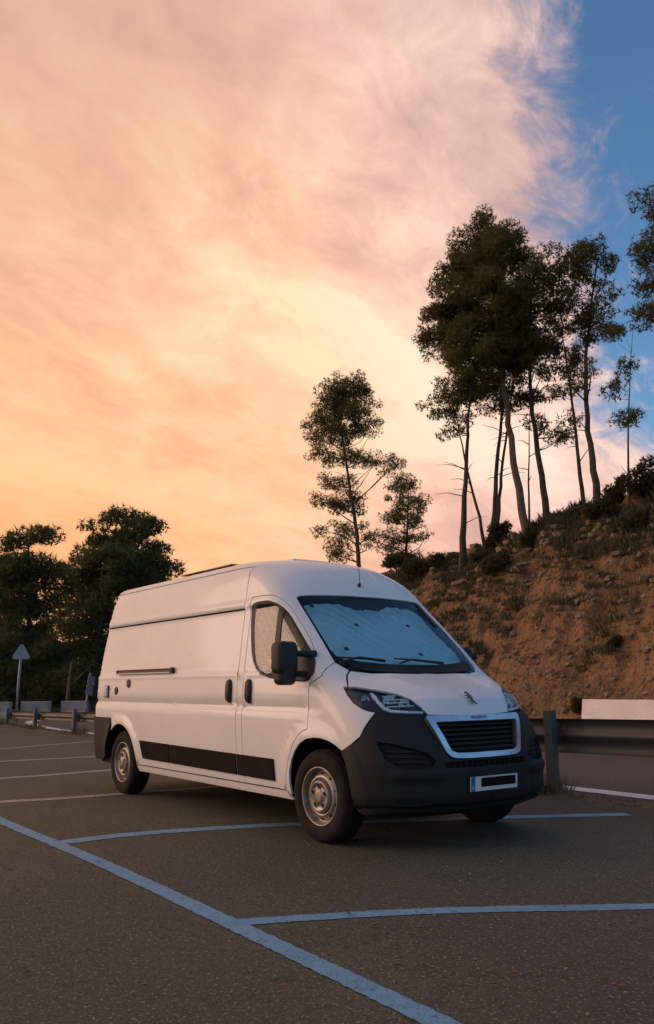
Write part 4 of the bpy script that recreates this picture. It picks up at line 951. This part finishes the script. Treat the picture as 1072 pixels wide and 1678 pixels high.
# headlamps
for s in (1, -1):
    h = empty('headlight', (0, 0, 0)); h.parent = van
    def hp(name, poly, m, off, **kw):
        o = patch(name, poly, m, h, off=off, both=False, **kw)
        if s < 0:
            o.data = o.data.copy(); me = o.data; co = np.empty(len(me.vertices)*3, np.float32); me.vertices.foreach_get('co', co); co = co.reshape(-1, 3); co[:, 1] *= -1; me.vertices.foreach_set('co', co.reshape(-1)); me.flip_normals(); me.update()
        return o
    hp('lamp_housing', hl, mat('lamp_black', (.045, .047, .05), .3, metal=.2) if s == 1 else MATS['lamp_black'], -.035, gap=.003, thick=0, du=.03)
    hp('lamp_lens', hl, m_lens, .002, gap=.004, thick=.02, du=.03)
    hp('running_light', [(.445, 1.150), (.465, 1.185), (.482, 1.180), (.470, 1.130), (.485, 1.075), (.52, 1.052), (.62, 1.040), (.688, 1.035), (.690, 1.022), (.60, 1.026), (.51, 1.034), (.470, 1.058), (.452, 1.10)], mat('lamp_white', (.92, .93, .94), .25) if s == 1 else MATS['lamp_white'], -.006, gap=0, thick=.02, du=.02, step=.02, rows=np.arange(1.02, 1.19, .01))
    refl = mat('reflector', (.85, .87, .88), .30, metal=.25) if s == 1 else MATS['reflector']
    for k, (u_, v_, r0) in enumerate(((.525, 1.115, .060), (.602, 1.092, .054), (.392, 1.14, .036))):
        Pq = surf(np.array(u_), np.array(v_)); nq = surf_n(np.array(u_), np.array(v_)); c = Vector((Pq[0], Pq[1]*s, Pq[2])); n3 = Vector((nq[0]+.6, nq[1]*.6*s, nq[2]*.3)).normalized()
        c = c-Vector((nq[0], nq[1]*s, nq[2]))*.026; mb = MB(); mb.lathe([(r0*.25, -.020), (r0*.6, -.014), (r0*.9, .0), (r0, .014)], 20, 'z')
        R = n3.to_track_quat('Z', 'Y').to_matrix(); mb.v = [tuple(R @ Vector(q)+c) for q in mb.v]; o = mb.build('reflector_bowl', refl, h, smooth=True)
        mb = MB(); mb.lathe([(.0, .004), (r0*.16, .002), (r0*.25, -.018)], 12, 'z'); mb.v = [tuple(R @ Vector(q)+c) for q in mb.v]; mb.build('bulb_cap', refl, h, smooth=True)
    for k in range(4):
        v_ = 1.075+.027*k; hp('lamp_fin', [(.50+.006*k, v_), (.655-.02*k, v_+.006), (.655-.02*k, v_+.012), (.50+.006*k, v_+.007)], refl, -.012, gap=0, thick=.012, du=.03)
# door handles, sliding rail, vents, socket
def cap_handle(x, z, h, w, name='door_handle'):
    for s in (1, -1):
        mb = MB(); V = []; F = []; n = 24; rings = [(1.0, 0), (1.0, .012), (.88, .026), (.5, .034), (.001, .036)]
        for k, d in rings:
            for j in range(n):
                a = 2*math.pi*j/n; ca, sa = math.cos(a), math.sin(a); pxx = math.copysign(abs(ca)**.75, ca)*w/2*k; pz2 = math.copysign(abs(sa)**.55, sa)*h/2*k
                q = surf(np.array(X(x+pxx, z+pz2)[0]), np.array(z+pz2)); V.append((x+pxx, (q[1]-d)*s, z+pz2))
        for i in range(len(rings)-1):
            for j in range(n):
                f = (i*n+j, i*n+(j+1) % n, (i+1)*n+(j+1) % n, (i+1)*n+j); F.append(f if s > 0 else f[::-1])
        mb.add(V, F); hd = mb.build(name, m_black, van, smooth=True)
cap_handle(-1.443, 1.190, .225, .098); cap_handle(-1.075, 1.190, .225, .098)
for s in (1, -1):
    rt = empty('door_rail', (0, 0, 0)); rt.parent = van
    mb = MB(); mb.box((-3.44, -1.014*s, 1.405), (1.50, .022, .038)); mb.build('rail_channel', m_gblack, rt)
    mb = MB(); mb.box((-3.44, -1.022*s, 1.424), (1.50, .016, .012)); mb.build('rail_lip', m_mould, rt, bevel=.003)
    mb = MB(); mb.box((-3.44, -1.024*s, 1.386), (1.50, .022, .010)); mb.build('rail_lip', m_paint, rt, bevel=.003)
    mb = MB(); mb.box((-2.70, -1.020*s, 1.408), (.06, .036, .062)); mb.build('rail_end_cap', m_black, rt, bevel=.006)
    mb = MB(); mb.box((-4.205, -1.018*s, 1.404), (.035, .034, .05)); mb.build('rail_end_cap', m_black, rt, bevel=.006)
def disc(name, x, z, r, m, d=.012, slats=0):
    q = surf(np.array(X(x, z)[0]), np.array(z)); c = (x, q[1]-.001, z); t = empty(name, (0, 0, 0)); t.parent = van
    mb = MB(); mb.lathe([(.0005, -d), (r*.8, -d), (r*.97, -d*.7), (r, 0.0)], 28, 'y', c); mb.build('cover', m, t, smooth=True)
    for k in range(slats):
        zz = z-r*.6+r*1.2*k/(slats-1); w = 2*math.sqrt(max(r*r*.75-(zz-z)**2, 0)); mb = MB(); mb.box((x, c[1]-d-.003, zz), (w, .006, r*.14)); mb.build('louvre', m, t)
disc('round_vent', -3.874, 1.272, .052, mat('vent_brown', (.095, .070, .052), .6), slats=5); disc('round_vent', -4.239, 1.188, .047, m_black, slats=0)
so = empty('power_inlet', (0, 0, 0)); so.parent = van
mb = MB(); mb.box((-4.532, -1.016, 1.178), (.125, .022, .145)); mb.build('gasket', m_black, so)
mb = MB(); mb.box((-4.532, -1.022, 1.18), (.105, .04, .125)); mb.build('inlet_box', m_white_p, so, bevel=.006)
mb = MB(); mb.box((-4.532, -1.045, 1.175), (.085, .012, .095)); mb.build('inlet_flap', m_white_p, so, bevel=.004)
mb = MB(); mb.box((-4.532, -1.053, 1.155), (.02, .006, .012)); mb.build('inlet_catch', m_black, so)
# door mirrors
def rbox(c, d, m, name, parent, bev, rz=0.0, taper=1.0):
    mb = MB(); mb.box(c, d, Matrix.Rotation(rz, 3, 'Z'), taper); o = mb.build(name, m, parent); b = o.modifiers.new('b', 'BEVEL'); b.width = bev; b.segments = 5
    o.data.polygons.foreach_set('use_smooth', [True]*len(o.data.polygons)); return o
for s in (1, -1):
    mi = empty('door_mirror', (0, 0, 0)); mi.parent = van
    def f(q, s=s):
        if s > 0: return (q[0]+.035, q[1]+.035, q[2])
        dx, dy = q[0]+.17, q[1]+1.0; a = rad(52); c_, s_ = math.cos(a), math.sin(a)      # far mirror is folded back
        return (-.17+dx*c_+dy*s_, -(-1.0-dx*s_+dy*c_), q[2])
    rz_ = rad(8) if s > 0 else rad(44)
    rbox(f((-.235, -1.225, 1.468)), (.16, .215, .275), m_black, 'mirror_head', mi, .055, rz_)
    rbox(f((-.245, -1.215, 1.318)), (.13, .18, .15), m_black, 'mirror_lower_head', mi, .045, rz_)
    rbox(f((-.312, -1.225, 1.462)), (.012, .16, .20), mat('mirror_glass', (.6, .62, .65), .05, metal=1) if s == 1 else MATS['mirror_glass'], 'mirror_pane', mi, .004, rz_)
    for z0, z1 in ((1.505, 1.50), (1.335, 1.345)):
        mb = MB(); mb.tube([f((-.235, -1.14, z0)), f((-.20, -1.05, z0)), f((-.17, -.95, z1))], [.024, .028, .034], 10); mb.build('mirror_arm', m_black, mi, smooth=True)
    rbox(f((-.275, -1.320, 1.42)), (.06, .012, .085), mat('indicator_lens', (.80, .52, .32), .2) if s == 1 else MATS['indicator_lens'], 'indicator', mi, .004, rz_)
# wipers
for k, (a, b, c_) in enumerate((((.80, 1.405), (.60, 1.445), (.36, 1.415)), ((.22, 1.395), (.05, 1.43), (-.30, 1.40)))):
    wv = empty('wiper', (0, 0, 0)); wv.parent = van; Q = []
    for y, v in (a, b, c_): Q.append(on_nose(-y, v, .035)[0])
    mb = MB(); mb.tube(Q[::-1], [.014, .011, .007], 6); mb.build('wiper_arm', m_black, wv, smooth=True)
    Q = [on_nose(-y, v, .02)[0] for y, v in ((a[0]-.0, a[1]+.055), ((a[0]+c_[0])/2, a[1]+.045), (c_[0]+.05, c_[1]+.02))]
    mb = MB(); mb.tube(Q, [.007, .009, .006], 6); mb.build('wiper_blade', m_black, wv, smooth=True)
# aerial, roof bits
an = empty('aerial', (0, 0, 0)); an.parent = van; P_, n_ = on_nose(0.012, 2.19, 0)
mb = MB(); mb.tube([P_-n_*.01, P_+n_*.012+Vector((0, 0, .012)), P_+Vector((.012, 0, .035))], [.020, .015, .006], 10); mb.build('aerial_base', m_black, an, smooth=True)
mb = MB(); mb.tube([P_+Vector((.012, 0, .03)), P_+Vector((-.02, 0, .36))], [.0035, .0025], 6); mb.build('aerial_rod', m_black, an)
for s in (1, -1):
    mb = MB(); Q = [Vector((float(q[0]), float(q[1])*s, float(q[2])))+Vector((0, 0, .001)) for q in surf(np.array([.765, .775, .79, .805]), np.array([2.385, 2.33, 2.26, 2.20]))]
    mb.tube(Q, [.002, .004, .004, .002], 6); mb.build('roof_crease', m_paint, van, smooth=True)
rbox((-1.75, -.02, 2.522), (.5, .44, .045), m_white_p, 'roof_vent', van, .018)
rbox((-2.6, -.45, 2.505), (1.2, .5, .014), m_gblack, 'solar_panel', van, .005)
# underbody and wheel housings
mb = MB(); mb.box((-2.05, 0, .40), (3.0, 1.80, .2)); mb.box((-2.1, 0, .42), (5.4, 1.2, .24)); mb.build('underbody', m_shell, van)
mb = MB(); mb.tube([(-.2, 0, .30), (-3.6, .1, .30)], .05, 8); mb.tube([(-4.05, -.8, .34), (-4.05, .8, .34)], .06, 8); mb.build('axle_and_exhaust', m_shell, van)
for hx in (0, -4.05):
    for s in (1, -1):
        mb = MB(); V = []; F = []; n = 18
        for i, y in enumerate((-.50, -1.0)):
            for j in range(n+1):
                a = rad(2)+rad(176)*j/n; V.append((hx+.485*math.cos(a), y*s, .36+.485*math.sin(a)))
        for j in range(n): F.append((j, j+1, n+2+j, n+1+j))
        F.append(tuple(range(n+1))); mb.add(V, F); mb.build('wheel_housing', m_shell, van, smooth=True)
# wheels
def wheel(hx, s, steer):
    w = empty('wheel', (0, 0, 0)); w.parent = van; w.location = (hx, -.985*s, .360); w.rotation_euler = (0, 0, (0 if s > 0 else math.pi)+steer)
    RT = .362
    tp = [(.228, .012), (.245, -.004), (.285, -.012), (.325, -.006), (.348, .010), (RT, .035), (RT, .085), (RT, .14), (RT, .190), (.348, .212), (.30, .225), (.228, .215)]
    mb = MB(); mb.lathe(tp, 64, 'y'); ty = mb.build('tyre', m_rubber, w, smooth=True)
    for k in range(4):   # circumferential grooves between raised ribs
        mb = MB(); y0 = .042+.038*k; mb.lathe([(RT-.002, y0), (RT+.006, y0+.004), (RT+.006, y0+.028), (RT-.002, y0+.032)], 64, 'y'); mb.build('tread_rib', m_rubber, ty)
    rp = [(.232, .016), (.232, .002), (.222, .0), (.216, .008), (.206, .050), (.200, .062), (.185, .052), (.168, .028), (.150, .018), (.138, .022), (.132, .036), (.126, .038)]
    mb = MB(); mb.lathe(rp, 64, 'y'); ri = mb.build('rim', m_steel, w, smooth=True)
    mb = MB(); mb.lathe([(.126, .040), (.126, .008), (.118, -.004), (.108, -.006), (.100, .006), (.060, .004), (.050, -.008), (.035, -.010), (.0005, -.010)], 48, 'y'); cp = mb.build('hub_cap', m_steel, w, smooth=True)
    for k in range(5):
        a = rad(90+72*k); c = Vector((.080*math.cos(a), .0, .080*math.sin(a)))
        mb = MB(); mb.lathe([(.0005, .003), (.019, .003), (.019, .008)], 16, 'y', c); mb.build('bolt_recess', m_hole, cp)
        mb = MB(); mb.lathe([(.019, .004), (.021, -.003), (.024, -.002), (.025, .006)], 16, 'y', c); mb.build('recess_rim', m_steel, cp, smooth=True)
    for k in range(10):
        a = rad(18+36*k); r0 = .176; c = Vector((r0*math.cos(a), .0385, r0*math.sin(a))); nn = Vector((math.cos(a)*-.0+0, -1, 0)); out = Vector((math.cos(a), 0, math.sin(a)))
        nn = (Vector((0, -1, 0))*.017-out*.024*-1).normalized(); nn = Vector((out.x*.82, -.57, out.z*.82)) if False else (Vector((0, -.58, 0))+out*.82).normalized()
        R = nn.to_track_quat('Z', 'Y').to_matrix(); mb = MB(); mb.lathe([(.0005, .0035), (.0125, .0035), (.0125, -.006)], 14, 'z'); mb.v = [tuple(R @ Vector(q)+c) for q in mb.v]; mb.build('painted_hole', m_hole, ri)  # black cap sitting on the rim paints the darkness of an opening
    mb = MB(); mb.lathe([(.20, .06), (.20, .20), (.10, .20)], 32, 'y'); mb.build('brake_drum', m_hole, w)
    return w
wheel(0, 1, rad(3)); wheel(0, -1, rad(3)); wheel(-4.05, 1, 0); wheel(-4.05, -1, 0)

# ------------------------------------------------------------------ sunshades inside the glass (things of their own)
m_shade = mat('silver_shade', (.86, .95, .91), .34, metal=.15, noise=[(2.2, 5, (.70, .84, .80), .46, .66), (30, 4, (.80, .94, .90), .5, .70)])
m_shade2 = mat('silver_shade_side', (.27, .25, .14), .34, metal=.5, noise=[(9, 5, (.13, .125, .07), .42, .62), (26, 4, (.36, .33, .22), .5, .72)])
def quilt(P):
    a = (P[:, 1]*.72+P[:, 2])/.105; b = (P[:, 1]*.72-P[:, 2])/.105
    w = np.array([mnoise.noise(Vector((q[1]*3.1, q[2]*3.3, 2))) for q in P])
    return .014*np.sqrt(np.abs(np.sin(a*math.pi))*np.abs(np.sin(b*math.pi)))+.022*w+.030*np.array([abs(mnoise.noise(Vector((q[1]*2.2+q[2]*1.4, q[2]*1.1, 9)))) for q in P])
def quilt_s(P):
    a = (P[:, 0]+P[:, 2])/.11; b = (P[:, 0]-P[:, 2])/.11
    return .026*np.abs(np.sin(a*math.pi))*np.abs(np.sin(b*math.pi))
shd = empty('windscreen_sunshade', (-.3, 0, 1.45)); tag(shd, 'quilted silver sunshade fixed inside the windscreen of the van', 'sunshade')
shp = [(.515, 1.985), (.55, 2.02), (.66, 2.034), (.80, 2.040), (.90, 1.99), (.95, 1.985), (1, 2.0), (1, 1.40), (.80, 1.41), (.64, 1.435), (.570, 1.455), (.527, 1.49), (.512, 1.55), (.512, 1.75)]
o = patch('quilted_sheet', shp, m_shade, None, off=-.085, gap=0, thick=0, both='join', du=.018, rows=np.arange(1.40, 2.04, .018), offf=quilt, step=.03)
o.parent = shd; o.matrix_parent_inverse = Matrix.Translation((.3, 0, -1.45))
for y, v in ((-.66, 1.965), (-.12, 1.955), (.40, 1.99), (-.33, 1.79), (.30, 1.80), (.18, 1.52), (.70, 1.52), (-.62, 1.56)):
    q, n_ = on_nose(y, v, -.016); mb = MB(); R = n_.to_track_quat('Z', 'Y').to_matrix(); mb.lathe([(.0005, .010), (.012, .010), (.022, .004), (.024, .0)], 16, 'z'); mb.v = [tuple(R @ Vector(w)+q-Vector((-.3, 0, 1.45))) for w in mb.v]; mb.build('suction_cup', m_gblack, shd, smooth=True)
ss = empty('side_window_sunshade', (-.8, -.95, 1.6)); tag(ss, 'quilted golden silver sunshade behind the door window of the van', 'sunshade')
o = patch('quilted_sheet', shrink(win, .055, False), m_shade2, None, off=-.04, gap=0, thick=0, both=False, du=.02, rows=np.arange(1.3, 2.0, .018), offf=quilt_s, step=.03)
o.parent = ss; o.matrix_parent_inverse = Matrix.Translation((.8, .95, -1.6))
for x, v in ((-1.085, 1.90), (-.52, 1.72)):
    u, vv = X(x, v); u, vv = np.array(u), np.array(vv); q = surf(u, vv)-surf_n(u, vv)*.022; n_ = Vector(surf_n(u, vv)); mb = MB(); R = n_.to_track_quat('Z', 'Y').to_matrix(); mb.lathe([(.0005, .010), (.014, .010), (.026, .004), (.028, .0)], 16, 'z'); mb.v = [tuple(R @ Vector(w)+Vector(q)-Vector((-.8, -.95, 1.6))) for w in mb.v]; mb.build('suction_cup', m_gblack, ss, smooth=True)
